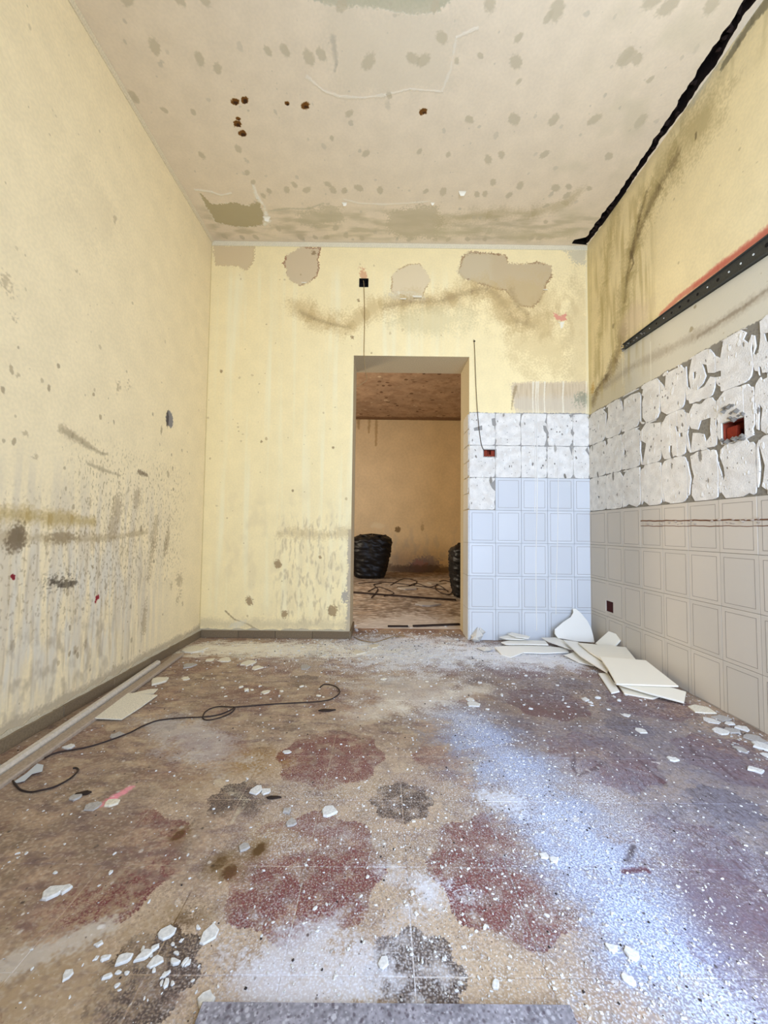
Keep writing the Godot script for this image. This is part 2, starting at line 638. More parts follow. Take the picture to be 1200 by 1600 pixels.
	M.rust = plain(rgb(128, 88, 62), 0.8, 0.2)
	M.sealant = plain(rgb(208, 190, 168), 0.7, 0.2)
	M.pink = plain(rgb(228, 150, 158), 0.85)

func paint_back() -> Canvas:
	var c := Canvas.new(Vector2(XL, 0), Vector2(XR - XL, HC), 400.0, 11, rgb(250, 228, 172), 0.015, 0.012, 0.08)
	var bare := rgb(216, 190, 146)
	# brush bands and thin patches
	c.wash(Vector2(XL, 0.1), Vector2(0.7, 2.9), 9.0, 0.35, 0.5, 0.9, rgb(252, 243, 205), 0.45, 0.15)
	c.wash(Vector2(XL, 0.0), Vector2(0.0, 1.2), 5.0, 3.0, 0.5, 0.8, rgb(228, 206, 158), 0.4, 0.2)
	# rows of flaked paint under the ceiling
	c.patch(many(pb, [334,384, 397,385, 399,398, 393,414, 385,421, 360,414, 336,416]), bare, 0.85, 0.008, 0.02, -1.2, rgb(170, 140, 100, 0.4))
	c.patch(many(pb, [470,387, 500,387, 497,405, 498,420, 494,432, 483,440, 470,446, 455,438, 448,428, 449,420, 442,412, 447,400, 458,394]), rgb(214, 190, 150), 0.95, 0.006, 0.014, -1.6, rgb(128, 76, 52, 0.8), 0.008)
	c.patch(many(pb, [612,432, 622,421, 640,413, 655,412, 664,425, 671,437, 666,450, 660,465, 640,468, 620,462, 611,455]), rgb(230, 208, 166), 0.95, 0.006, 0.012, -1.4, rgb(150, 110, 70, 0.6))
	c.blot(pb(640, 464), 0.16, 0.035, -0.1, rgb(238, 226, 196), 0.9, 0.4, 0.9, 1.2)
	c.patch(many(pb, [722,402, 735,394, 765,396, 790,400, 793,412, 815,414, 838,410, 860,416, 861,432, 850,452, 843,470, 832,481, 815,478, 805,470, 790,455, 770,450, 745,442, 725,435, 716,425]), rgb(204, 180, 138), 0.95, 0.006, 0.016, -1.6, rgb(128, 88, 56, 0.8), 0.009)
	c.patch(many(pb, [722,402, 735,394, 765,396, 768,446, 745,442, 725,435, 716,425]), rgb(214, 196, 158), 0.5, 0.05, 0.02)
	c.patch(many(pb, [875,388, 918,390, 918,418, 900,412, 888,403]), rgb(206, 192, 160), 0.7, 0.02, 0.03, -0.5)
	# damp rings
	c.stroke(many(pb, [465,478, 480,492, 510,503, 545,512, 565,492, 592,480, 625,473, 665,472, 700,470, 735,452, 765,452, 785,470, 797,492, 815,505, 845,508]), 0.06, 0.08, rgb(204, 174, 118), 0.6, 1.6, 0.9)
	c.stroke(many(pb, [470,488, 490,498, 515,506, 545,512]), 0.012, 0.012, rgb(162, 134, 92), 0.45, 2.2, 1.3)
	c.stroke(many(pb, [600,481, 640,472, 690,470, 735,456, 760,450, 778,462, 795,490, 806,502, 835,510]), 0.018, 0.022, rgb(156, 128, 88), 0.45, 2.2, 1.4)
	c.blot(pb(815, 470), 0.30, 0.16, 0.3, rgb(204, 174, 118), 0.45, 1.0, 0.5)
	c.blot(pb(845, 540), 0.24, 0.22, 0.0, rgb(214, 186, 130), 0.45, 1.0, 0.7)
	c.blot(pb(680, 500), 0.30, 0.10, 0.0, rgb(214, 196, 146), 0.5, 1.0, 0.6)
	c.blot(pb(905, 540), 0.10, 0.5, 0.0, rgb(210, 186, 136), 0.45, 1.0, 0.5)
	c.stroke(many(pb, [798,455, 808,478, 825,490, 822,505]), 0.02, 0.012, rgb(150, 122, 82), 0.3, 2.0, 1.2)
	c.wash(Vector2(1.0, 2.2), Vector2(XR, 2.75), 9.0, 5.0, 0.52, 0.8, rgb(194, 164, 112), 0.35, 0.15)
	# a pink scar with a white flake below it
	c.patch(many(pb, [866,490, 876,494, 884,489, 885,501, 876,503, 868,500]), rgb(226, 150, 124), 0.9, 0.006, 0.012, -0.6)
	c.patch(many(pb, [872,503, 882,502, 880,512, 876,513]), rgb(248, 240, 214), 0.9, 0.005, 0.012, 0.8)
	# brown dado band with drips, above the stripped tiles
	c.patch(many(pb, [801,598, 925,597, 925,640, 803,642, 800,620]), rgb(212, 190, 156), 0.85, 0.02, 0.02)
	c.wash(pb(800, 645), pb(925, 597), 60.0, 3.0, 0.45, 0.8, rgb(192, 166, 130), 0.55, 0.03)
	c.patch(many(pb, [801,622, 925,618, 925,648, 803,650]), rgb(216, 200, 172), 0.7, 0.05, 0.03)
	for x in [833, 838, 841, 851, 880, 916]:
		c.stroke(many(pb, [x, 597, x - 1, 622, x, 648]), 0.006, 0.004, rgb(246, 234, 204), 0.8, 1.0, 0.6, 0.5)
	c.stroke(many(pb, [806,604, 801,622, 799,640]), 0.008, 0.006, rgb(160, 136, 96), 0.7, 1.5, 1.0)
	c.blot(pb(915, 622), 0.07, 0.06, 0.0, rgb(132, 134, 108), 0.6, 0.9, 0.9)
	c.blot(pb(922, 605), 0.02, 0.06, 0.0, rgb(200, 160, 70), 0.7, 0.8, 0.5)
	# bare cement behind the stripped tiles
	c.patch(PackedVector2Array([Vector2(0.657, 0), Vector2(XR, 0), Vector2(XR, 1.733), Vector2(0.657, 1.733)]), rgb(158, 152, 142), 1.0, 0.004, 0.006, -0.5)
	# chipped arris, scuffs and spots
	c.stroke(many(pb, [547,830, 546,880, 545,940, 544,1000]), 0.012, 0.02, rgb(176, 160, 138), 0.8, 0.6, 1.2, -1.0)
	c.blot(pb(539, 932), 0.03, 0.05, 0.1, rgb(170, 158, 140), 0.85, 0.3, 0.7, -1.2)
	c.stroke(many(pb, [436,834, 470,833, 510,836, 546,832]), 0.025, 0.03, rgb(202, 176, 128), 0.5, 1.6, 1.2)
	c.wash(pb(420, 990), pb(548, 800), 22.0, 7.0, 0.55, 0.85, rgb(190, 168, 132), 0.55, 0.1)
	c.stroke(many(pb, [352,955, 366,968, 388,976, 402,985]), 0.005, 0.006, rgb(150, 126, 92), 0.7, 1.0, 0.8)
	c.blot(pb(372, 975), 0.06, 0.025, 0.2, rgb(246, 236, 206), 0.8, 0.6, 0.8, 0.6)
	for p in [[550,527,.014], [457,767,.010], [434,882,.022], [500,870,.012], [345,580,.01], [408,690,.008], [560,470,.012], [490,395,.02], [520,700,.008], [390,940,.03], [520,955,.03], [445,960,.02]]:
		c.blot(pb(p[0], p[1]), p[2], p[2] * 1.2, 0.3, rgb(150, 122, 84), 0.75, 0.6, 0.8)
	c.dots(150, Vector2(XL, 0.1), Vector2(0.6, 2.9), 0.002, 0.010, rgb(178, 150, 106), 0.6)
	c.blot(pb(568, 431), 0.03, 0.05, 0.2, rgb(210, 140, 100), 0.6, 0.6, 1.0)
	# dust line along the foot and the corners
	c.stroke(PackedVector2Array([Vector2(XL, 0.1), Vector2(-0.24, 0.1)]), 0.03, 0.03, rgb(206, 186, 146), 0.5, 1.5, 0.8)
	c.stroke(PackedVector2Array([Vector2(XL, 3.05), Vector2(XR, 3.05)]), 0.012, 0.012, rgb(250, 238, 205), 0.6, 0.8, 0.3)
	c.stroke(PackedVector2Array([Vector2(XR, 3.0), Vector2(XR, 1.72)]), 0.015, 0.02, rgb(238, 222, 176), 0.7, 0.8, 0.6)
	return c

func paint_left() -> Canvas:
	var c := Canvas.new(Vector2(ZB, 0), Vector2(2.52, HC), 400.0, 23, rgb(242, 221, 176), 0.02, 0.02, 0.12)
	# greyed lower half with vertical grime, heavier away from the corner
	c.wash(Vector2(-2.7, 0.0), Vector2(-0.6, 1.15), 14.0, 1.4, 0.30, 0.70, rgb(214, 198, 170), 0.7, 0.3)
	c.wash(Vector2(-2.35, 0.0), Vector2(-0.6, 0.85), 18.0, 2.4, 0.36, 0.75, rgb(224, 213, 190), 0.8, 0.25)
	c.wash(Vector2(-2.5, 0.0), Vector2(-0.6, 0.9), 28.0, 3.0, 0.56, 0.85, rgb(170, 148, 116), 0.32, 0.15, -0.15)
	c.wash(Vector2(-2.15, 0.03), Vector2(-0.6, 0.45), 11.0, 7.0, 0.52, 0.8, rgb(170, 152, 124), 0.5, 0.12, -0.2)
	c.wash(Vector2(-2.4, 0.3), Vector2(-0.6, 1.0), 34.0, 22.0, 0.66, 0.8, rgb(140, 118, 88), 0.35, 0.15, -0.2)
	c.wash(Vector2(-2.9, 0.4), Vector2(-1.7, 1.3), 50.0, 18.0, 0.70, 0.84, rgb(140, 120, 86), 0.6, 0.2)
	# yellow brown rub line and the dark knot above it
	c.stroke(many(pl, [0,802, 40,806, 75,810, 110,812, 145,815]), 0.035, 0.02, rgb(176, 146, 84), 0.55, 1.4, 0.8)
	c.stroke(many(pl, [0,838, 28,838, 70,842, 105,842, 150,843, 230,832]), 0.025, 0.012, rgb(172, 148, 108), 0.5, 1.4, 1.0)
	c.blot(pl(28, 838), 0.035, 0.05, 0.2, rgb(104, 86, 62), 0.7, 0.9, 0.8)
	c.blot(pl(102, 840), 0.08, 0.02, 0.0, rgb(140, 118, 84), 0.55, 0.9, 1.0)
	c.wash(pl(60, 935), pl(125, 885), 30.0, 60.0, 0.55, 0.72, rgb(92, 80, 62), 0.75, 0.05)
	c.stroke(many(pl, [82,908, 95,914, 110,913, 119,910]), 0.014, 0.008, rgb(86, 74, 58), 0.7, 1.0, 1.2)
	# scratches
	c.stroke(many(pl, [96,670, 112,680, 128,690, 143,700, 160,709, 168,710]), 0.016, 0.006, rgb(166, 146, 112), 0.65, 1.4, 0.9)
	c.stroke(many(pl, [138,725, 155,732, 172,738, 188,744]), 0.010, 0.006, rgb(170, 150, 116), 0.6, 1.4, 0.9)
	c.stroke(many(pl, [217,738, 223,740, 230,743]), 0.016, 0.008, rgb(120, 102, 78), 0.7, 0.8, 1.0)
	# round hole with torn rim
	c.blot(pl(265, 656), 0.042, 0.052, 0.0, rgb(136, 130, 124), 1.0, 0.12, 0.3, -3.0)
	c.blot(pl(262, 656), 0.014, 0.05, 0.0, rgb(70, 62, 58), 0.8, 0.5, 0.3, -0.5)
	# two dark red scars
	c.patch(many(pl, [14,899, 19,896, 27,901, 25,907, 18,908]), rgb(128, 26, 34), 0.95, 0.004, 0.012, -1.0)
	c.patch(many(pl, [150,930, 156,926, 155,935, 151,944, 147,945, 148,937]), rgb(140, 30, 38), 0.95, 0.004, 0.012, -1.0)
	# pocks, smears
	for p in [[185,605,.022,.045], [201,597,.016,.03], [30,588,.012,.01], [40,678,.012,.012], [57,715,.02,.012], [140,787,.018,.028], [280,914,.05,.07], [268,915,.01,.02], [262,840,.02,.09], [258,857,.014,.05], [236,878,.03,.08], [243,832,.05,.07], [183,795,.04,.14], [213,785,.03,.08], [226,965,.025,.11], [134,1006,.012,.02], [118,1018,.014,.015], [0,905,.02,.02], [70,932,.012,.02], [180,344,.012,.018], [120,424,.01,.01], [10,440,.03,.03], [25,500,.02,.02]]:
		c.blot(pl(p[0], p[1]), p[2] * 0.7, p[3] * 0.8, 0.1, rgb(150, 128, 96), 0.38, 1.2, 1.8, -0.15)
	c.dots(200, Vector2(-2.9, 0.1), Vector2(-0.6, 1.5), 0.002, 0.012, rgb(132, 112, 84), 0.55, -0.2, 1.6)
	c.dots(90, Vector2(-3.0, 1.5), Vector2(-0.6, 3.0), 0.003, 0.010, rgb(170, 150, 112), 0.5)
	c.blot(pl(145, 330), 0.16, 0.16, 0.0, rgb(220, 200, 160), 0.25, 1.2, 0.6)
	c.stroke(PackedVector2Array([Vector2(ZB, 0.0), Vector2(ZB, 3.07)]), 0.012, 0.012, rgb(212, 190, 134), 0.7, 1.2, 0.3)
	c.stroke(PackedVector2Array([Vector2(-3.1, 0.07), Vector2(-0.6, 0.07)]), 0.02, 0.02, rgb(176, 158, 130), 0.7, 1.2, 0.9, 0.8)
	return c

func paint_right() -> Canvas:
	var c := Canvas.new(Vector2(ZB, 0), Vector2(2.52, HC), 400.0, 37, rgb(242, 222, 172), 0.02, 0.018, 0.10)
	# thinner, greyer coat below the rail
	c.patch(PackedVector2Array([Vector2(-2.66, 1.68), Vector2(-0.4, 1.68), Vector2(-0.4, 2.03), Vector2(-2.66, 2.03)]), rgb(214, 204, 180), 0.9, 0.03, 0.01)
	c.patch(PackedVector2Array([Vector2(-3.2, 1.68), Vector2(-2.6, 1.68), Vector2(-2.66, 2.0), Vector2(-3.2, 1.84)]), rgb(206, 192, 160), 0.8, 0.1, 0.03)
	# damp running down from the corner of the ceiling
	c.stroke(many(pr, [1100,190, 1060,235, 1028,285, 1005,335, 990,385, 980,430, 974,480, 970,525]), 0.10, 0.05, rgb(176, 156, 104), 0.55, 1.6, 0.9)
	c.stroke(many(pr, [1060,240, 1032,290, 1012,330, 998,365, 986,400]), 0.028, 0.018, rgb(130, 112, 76), 0.6, 1.8, 1.1)
	c.stroke(many(pr, [1010,300, 998,345, 988,392, 981,425, 976,470]), 0.014, 0.014, rgb(118, 100, 66), 0.6, 1.6, 1.0)
	c.stroke(many(pr, [962,330, 952,380, 945,440, 938,520, 932,580]), 0.05, 0.03, rgb(196, 176, 122), 0.55, 1.6, 1.0)
	c.stroke(many(pr, [985,395, 990,410, 984,425]), 0.012, 0.006, rgb(110, 92, 62), 0.6, 1.4, 1.0)
	c.stroke(many(pr, [973,520, 962,560, 948,590, 933,612, 926,628]), 0.04, 0.03, rgb(142, 120, 82), 0.65, 1.5, 1.0)
	c.stroke(many(pr, [948,588, 938,600, 930,612]), 0.014, 0.012, rgb(98, 82, 60), 0.6, 1.4, 1.0)
	c.wash(Vector2(-3.12, 1.75), Vector2(-2.3, 3.0), 13.0, 1.2, 0.48, 0.8, rgb(188, 166, 108), 0.5, 0.12)
	c.stroke(PackedVector2Array([Vector2(-3.1, 3.0), Vector2(-3.1, 1.7)]), 0.02, 0.02, rgb(224, 206, 150), 0.6, 1.0, 0.6)
	c.blot(pr(926, 608), 0.03, 0.04, 0.0, rgb(200, 150, 60), 0.6, 0.9, 0.8)
	# red chalk band over the rail
	c.stroke(many(pr, [1032,492, 1062,464, 1095,440, 1130,413, 1165,388, 1200,362, 1240,334, 1300,292]), 0.012, 0.03, rgb(216, 134, 108), 0.85, 0.9, 0.35)
	c.stroke(many(pr, [1085,447, 1120,420, 1160,391, 1200,361, 1260,318]), 0.012, 0.014, rgb(206, 110, 88), 0.7, 1.2, 0.4)
	c.blot(pr(990, 500), 0.15, 0.1, 0.0, rgb(226, 200, 164), 0.6, 1.0, 0.4)
	# sooty slanting line below the rail
	c.stroke(many(pr, [945,605, 990,572, 1040,548, 1080,528, 1120,507, 1160,482, 1200,455]), 0.02, 0.02, rgb(176, 160, 134), 0.6, 1.6, 0.9)
	c.stroke(many(pr, [1090,527, 1130,500, 1165,478, 1200,452]), 0.007, 0.007, rgb(140, 122, 98), 0.5, 1.5, 1.0)
	for x in [972, 1016]:
		c.stroke(many(pr, [x, 535, x + 1, 600]), 0.004, 0.004, rgb(240, 232, 208), 0.6, 1.0, 0.4)
	# scraped strip beside the ceiling crack
	c.stroke(many(pr, [1130,103, 1150,72, 1172,36, 1200,2]), 0.016, 0.028, rgb(134, 124, 96), 0.85, 0.6, 0.6, -0.6)
	c.stroke(many(pr, [1085,150, 1120,95, 1160,30, 1180,0]), 0.03, 0.04, rgb(212, 206, 182), 0.7, 1.2, 0.7)
	c.wash(Vector2(-3.1, 2.8), Vector2(-0.6, 3.07), 8.0, 3.0, 0.5, 0.8, rgb(196, 178, 128), 0.45, 0.1)
	c.blot(pr(1087, 213), 0.008, 0.02, 0.0, rgb(120, 104, 72), 0.7, 0.6, 0.5)
	for p in [[958,510,.012], [1075,470,.01], [1080,515,.012], [1086,480,.012]]:
		c.blot(pr(p[0], p[1]), p[2], p[2], 0.0, rgb(150, 130, 92), 0.6, 0.6, 0.6)
	c.dots(60, Vector2(-3.0, 1.75), Vector2(-0.6, 3.0), 0.002, 0.008, rgb(172, 152, 110), 0.5)
	# bare cement behind the stripped tiles
	c.patch(PackedVector2Array([Vector2(-3.2, -0.1), Vector2(-0.4, -0.1), Vector2(-0.4, 1.715), Vector2(-3.2, 1.725)]), rgb(140, 132, 116), 1.0, 0.004, 0.008, -0.5)
	c.wash(Vector2(-3.12, 0.9), Vector2(-0.6, 1.7), 50.0, 50.0, 0.5, 0.8, rgb(112, 104, 92), 0.6, 0.01, -0.3)
	return c

func paint_ceiling() -> Canvas:
	var c := Canvas.new(Vector2(XL, ZB), Vector2(XR - XL, 2.52), 420.0, 53, rgb(230, 211, 180), 0.02, 0.012, 0.08)
	var spot := rgb(198, 182, 150)
	c.wash(Vector2(XL, -3.12), Vector2(XR, -2.75), 3.0, 9.0, 0.35, 0.75, rgb(190, 175, 140), 0.65, 0.08)
	c.patch(many(pc, [313,303, 330,320, 360,317, 385,322, 408,316, 411,350, 385,356, 360,352, 336,347, 322,325]), rgb(182, 166, 126), 0.95, 0.008, 0.014, -1.2, rgb(240, 230, 206, 0.6))
	c.patch(many(pc, [455,-8, 720,-10, 700,8, 686,20, 660,18, 640,22, 600,16, 560,11, 500,4]), rgb(188, 180, 148), 0.9, 0.01, 0.015, -0.8)
	c.patch(many(pc, [512,10, 700,20, 712,70, 700,140, 600,148, 540,150, 515,110]), rgb(218, 202, 172), 0.45, 0.08, 0.04, -0.3)
	c.stroke(many(pc, [480,122, 505,143, 530,152, 565,154, 600,150, 640,140, 690,144, 703,110, 712,60, 745,45]), 0.006, 0.004, rgb(240, 230, 208), 0.45, 1.2, 1.4, 1.2)
	c.stroke(many(pc, [520,60, 525,100, 523,112]), 0.012, 0.006, rgb(184, 172, 148), 0.6, 1.2, 0.6)
	c.stroke(many(pc, [305,297, 330,300, 345,306, 360,302]), 0.008, 0.006, rgb(240, 232, 210), 0.7, 1.0, 0.9, 1.5)
	c.stroke(many(pc, [395,290, 402,310, 412,322, 416,336, 413,352, 420,345]), 0.012, 0.010, rgb(244, 236, 214), 0.8, 1.0, 1.2, 2.0)
	c.stroke(many(pc, [420,330, 450,326, 480,327, 505,318]), 0.008, 0.005, rgb(196, 184, 154), 0.7, 1.4, 1.0, -0.6)
	c.stroke(many(pc, [537,312, 560,318, 600,320, 640,318, 672,315]), 0.006, 0.006, rgb(240, 230, 206), 0.6, 1.2, 1.0, 1.0)
	c.patch(many(pc, [605,330, 640,322, 680,322, 690,340, 680,372, 620,372, 600,350]), rgb(196, 180, 146), 0.7, 0.03, 0.05, -0.5)
	c.patch(many(pc, [465,335, 500,325, 530,322, 535,345, 500,352, 470,350]), rgb(194, 180, 146), 0.6, 0.03, 0.04, -0.4)
	c.stroke(many(pc, [690,345, 760,335, 830,333, 880,320, 905,300]), 0.05, 0.03, rgb(186, 168, 126), 0.45, 1.6, 0.9)
	c.stroke(many(pc, [680,362, 760,362, 830,368, 890,365]), 0.04, 0.04, rgb(196, 182, 144), 0.5, 1.5, 0.8)
	for p in [[242,75,2], [312,92,1.6], [340,108,1.4], [483,91,1.9], [502,87,1.6], [575,98,2.2], [200,0,1.6], [280,0,1.6], [318,0,1.4], [645,92,2], [661,95,2], [870,16,2.3], [856,28,1.2], [765,6,2], [1022,0,2.6], [1042,12,2.6], [980,93,2], [995,95,1.6], [1112,8,2.2], [865,187,1.8], [803,187,1.9], [733,187,1.5], [928,187,1.8], [1000,190,2], [975,90,2], [806,98,1.8], [810,128,1], [762,250,1.9], [783,242,1.6], [850,242,1.6], [770,285,1.5], [812,291,1.6], [868,294,1.8], [888,292,1.5], [885,306,1.6], [795,305,1.4], [757,303,1.5], [745,304,1.5], [692,300,1.6], [665,299,1.2], [655,237,1], [700,242,1.2], [951,245,1.5], [920,295,1.3], [853,322,1.2], [852,347,1.2], [750,340,1], [740,340,1], [460,289,1.5], [479,297,1.8], [448,297,1.4], [420,298,1.2], [512,288,1.5], [520,297,1.6], [538,298,1.3], [560,294,1.8], [593,298,1.6], [411,306,1.2], [395,285,1.2], [315,243,1.5], [302,176,1], [257,173,1.2], [372,233,1.6], [386,270,1.2], [571,241,1.4], [545,178,1.2], [518,216,.9], [435,358,1.4], [524,356,1.6], [540,368,1.6], [470,371,1.8], [492,371,1.4], [510,371,1.6], [350,369,1.6], [378,371,1.4], [400,371,1.4], [565,372,1.4], [640,374,1.5], [700,374,1.3], [730,374,1.4], [757,374,1.3], [830,372,1.6], [843,372,1.8], [810,60,1.2], [690,60,1.6], [713,95,1], [750,88,.8], [1015,125,1], [206,150,1.6], [212,155,1.4], [418,80,1.2], [445,80,1.4], [608,150,1], [533,10,1.4], [680,10,1.4]]:
		var rad: float = p[2] * 0.0125
		c.blot(pc(p[0], p[1]), rad, rad * 1.5, rng_angle(p[0], p[1]), spot, 0.8, 0.5, 0.35, -0.4)
	for p in [[367,159,1.7], [382,157,1.5], [371,194,1.8], [379,209,1.7], [372,186,1.0], [477,166,2.0], [448,162,1.0], [661,175,1.8]]:
		var rad: float = p[2] * 0.0125
		c.blot(pc(p[0], p[1]), rad, rad * 0.8, 0.4, rgb(112, 70, 22), 1.0, 0.3, 0.5, -2.0)
		c.blot(pc(p[0] + 1, p[1] + 2), rad * 0.5, rad * 0.4, 0.4, rgb(58, 34, 12), 0.9, 0.5, 0.9, -0.5)
	c.dots(160, Vector2(XL, ZB), Vector2(1.5, -1.5), 0.003, 0.014, rgb(186, 174, 148), 0.55, -0.2, 1.3)
	c.wash(Vector2(0.9, -3.12), Vector2(XR, -1.0), 2.5, 2.5, 0.5, 0.8, rgb(206, 192, 158), 0.4, 0.2)
	return c

func rng_angle(x: float, y: float) -> float:
	return fmod(x * 0.37 + y * 0.71, 2.0) - 1.0

func paint_floor() -> Canvas:
	var c := Canvas.new(Vector2(XL, -3.46), Vector2(XR - XL, 3.06), 560.0, 67, rgb(158, 133, 108), 0.18, 0.10, 0.25)
	var white := rgb(230, 232, 238)
	var tan := rgb(172, 146, 112)
	# trodden dirt: brown by the cream wall, greyer and cooler towards the tiles
	c.wash(Vector2(XL, -3.46), Vector2(XR, -0.4), 2.2, 2.2, 0.35, 0.8, rgb(140, 118, 100), 0.6, 0.02)
	c.wash(Vector2(0.1, -3.46), Vector2(XR, -0.4), 2.0, 2.0, 0.1, 0.5, rgb(120, 110, 114), 0.8, 0.5)
	c.wash(Vector2(XL, -3.46), Vector2(XR, -0.4), 5.0, 14.0, 0.55, 0.85, rgb(112, 90, 84), 0.6, 0.02)
	c.wash(Vector2(XL, -3.1), Vector2(0.6, -1.2), 6.0, 11.0, 0.52, 0.8, rgb(194, 172, 138), 0.6, 0.2)
	for p in [[120,1510,.16,.10], [330,1220,.10,.08], [560,1225,.10,.06], [690,1490,.10,.10], [200,1440,.2,.05], [430,1300,.08,.05], [60,1590,.14,.06], [560,1570,.12,.05], [760,1530,.16,.05]]:
		c.blot(pf(p[0], p[1]), p[2], p[3], 0.2, tan, 0.75, 0.9, 0.8, 0.3)
	c.blot(pf(405, 1190), 0.13, 0.09, 0.3, rgb(142, 104, 50), 0.8, 0.9, 0.6)
	c.wash(Vector2(XL, -3.3), Vector2(XR, -0.4), 24.0, 40.0, 0.55, 0.8, rgb(108, 90, 82), 0.30, 0.05, 0.0, 8)
	c.wash(Vector2(XL, -3.3), Vector2(XR, -0.4), 45.0, 60.0, 0.58, 0.78, rgb(200, 184, 162), 0.4, 0.05, 0.2, 9)
	c.wash(Vector2(0.5, -2.6), Vector2(XR, -0.4), 22.0, 55.0, 0.55, 0.78, rgb(176, 172, 182), 0.45, 0.3, 0.2, 10)
	# white plaster dust: the long spill with blue skylight in its colours, the foot of the doorway, round the heap
	var spill := many(pf, [1180,1640, 1080,1520, 1000,1430, 930,1350, 870,1280, 815,1215, 765,1165, 720,1120])
	c.stroke(spill, 0.14, 0.15, rgb(150, 158, 184), 0.6, 1.3, 0.9, 0.0)
	c.stroke(spill, 0.12, 0.13, rgb(214, 224, 244), 0.9, 1.3, 0.9, 0.5, 0.66)
	c.stroke(spill, 0.08, 0.07, rgb(206, 216, 240), 0.8, 1.3, 1.0, 0.3, 0.55)
	c.stroke(many(pf, [1010,1300, 960,1250, 880,1190]), 0.10, 0.07, rgb(216, 218, 226), 0.5, 1.4, 0.9, 0.0, 0.45)
	c.blot(pf(640, 1020), 0.42, 0.34, 0.0, white, 0.85, 0.9, 0.9, 0.4)
	c.blot(pf(620, 1005), 0.5, 0.2, 0.0, white, 0.7, 0.9, 0.9, 0.4)
	c.wash(Vector2(XL, -3.12), Vector2(XR, -2.5), 9.0, 22.0, 0.42, 0.7, rgb(236, 228, 212), 0.75, 0.15, 0.3, 5)
	c.blot(pf(800, 1025), 0.55, 0.22, 0.2, white, 0.85, 0.8, 0.8, 0.5)
	c.blot(pf(420, 1014), 0.75, 0.16, 0.0, rgb(244, 236, 216), 0.85, 0.9, 0.9, 0.4)
	c.blot(pf(640, 1075), 0.30, 0.25, 0.4, rgb(226, 218, 204), 0.55, 1.0, 0.9)
	c.blot(pf(300, 1155), 0.30, 0.10, 0.6, rgb(204, 196, 190), 0.6, 1.0, 0.9)
	c.stroke(many(pf, [560,1115, 620,1105, 700,1085, 760,1075]), 0.07, 0.05, rgb(230, 220, 200), 0.6, 1.4, 1.0)
	c.blot(pf(690, 1400), 0.06, 0.05, 0.3, white, 0.6, 0.9, 1.0)
	c.blot(pf(650, 1375), 0.10, 0.03, 0.2, white, 0.5, 0.9, 1.0)
	c.blot(pf(500, 1520), 0.16, 0.10, 0.5, rgb(214, 210, 212), 0.75, 0.9, 0.9)
	c.blot(pf(420, 1560), 0.14, 0.06, 0.2, rgb(206, 200, 202), 0.7, 0.9, 0.9)
	c.blot(pf(640, 1500), 0.10, 0.10, 0.2, rgb(208, 204, 206), 0.6, 0.9, 0.9)
	c.blot(pf(80, 1480), 0.10, 0.03, -0.5, rgb(208, 200, 190), 0.6, 0.9, 0.9)
	c.blot(pf(790, 1250), 0.07, 0.05, 0.3, white, 0.6, 0.9, 1.0)
	c.blot(pf(520, 1300), 0.10, 0.02, 0.3, rgb(206, 198, 190), 0.4, 0.9, 1.0)
	c.wash(Vector2(-0.5, -1.6), Vector2(1.2, -0.5), 150.0, 150.0, 0.58, 0.72, white, 0.75, 0.25, 0.3)
	c.wash(Vector2(-0.9, -3.3), Vector2(1.2, -2.2), 90.0, 100.0, 0.56, 0.72, white, 0.7, 0.25, 0.3)
	# cool dirt beside the spill
	c.blot(pf(1090, 1210), 0.30, 0.5, 0.1, rgb(118, 114, 126), 0.6, 1.0, 0.6)
	c.wash(Vector2(0.7, -2.3), Vector2(XR, -0.5), 55.0, 22.0, 0.60, 0.8, rgb(92, 82, 84), 0.7, 0.15)
	c.blot(pf(850, 1110), 0.26, 0.09, 0.3, rgb(112, 94, 84), 0.6, 1.0, 0.8)
	c.blot(pf(1150, 1440), 0.10, 0.15, 0.3, rgb(110, 92, 100), 0.6, 1.0, 0.8)
	# scuffs
	for q in [[897,1180, 895,1200, 903,1212, 930,1200, 940,1192], [1078,1165, 1085,1180, 1105,1183], [1112,1185, 1140,1210, 1150,1218], [1000,1190, 1040,1228, 1030,1215], [980,1345, 990,1322, 985,1335]]:
		c.stroke(many(pf, q), 0.007, 0.006, rgb(86, 76, 78), 0.6, 1.2, 0.8)
	c.stroke(many(pf, [975,1362, 1008,1358, 1012,1362]), 0.008, 0.006, rgb(96, 60, 64), 0.8, 0.8, 0.8)
	# pink spray mark and oily spots
	c.stroke(many(pf, [163,1257, 175,1248, 190,1240, 205,1230]), 0.016, 0.010, rgb(240, 150, 160), 0.9, 0.8, 0.7, 0.3)
	for p in [[343,1349,.014], [356,1364,.016], [405,1327,.014], [290,1437,.020], [278,1305,.012]]:
		c.blot(pf(p[0], p[1]), p[2], p[2] * 1.5, 0.3, rgb(74, 50, 24), 0.95, 0.6, 0.4)
		c.blot(pf(p[0], p[1]), p[2] * 2.2, p[2] * 2.6, 0.3, rgb(120, 92, 52), 0.4, 0.9, 0.5)
	# sweep marks
	c.stroke(many(pf, [340,1222, 365,1238, 385,1250]), 0.012, 0.010, rgb(206, 190, 160), 0.7, 1.0, 0.6)
	c.stroke(many(pf, [385,1250, 372,1268, 362,1285]), 0.008, 0.006, rgb(206, 190, 160), 0.6, 1.0, 0.6)
	c.stroke(many(pf, [95,1440, 150,1400, 200,1350]), 0.008, 0.006, rgb(190, 170, 140), 0.5, 1.0, 0.6)
	c.dots(2600, Vector2(XL, -3.1), Vector2(XR, -0.5), 0.0012, 0.006, rgb(226, 220, 210), 0.8, 0.6)
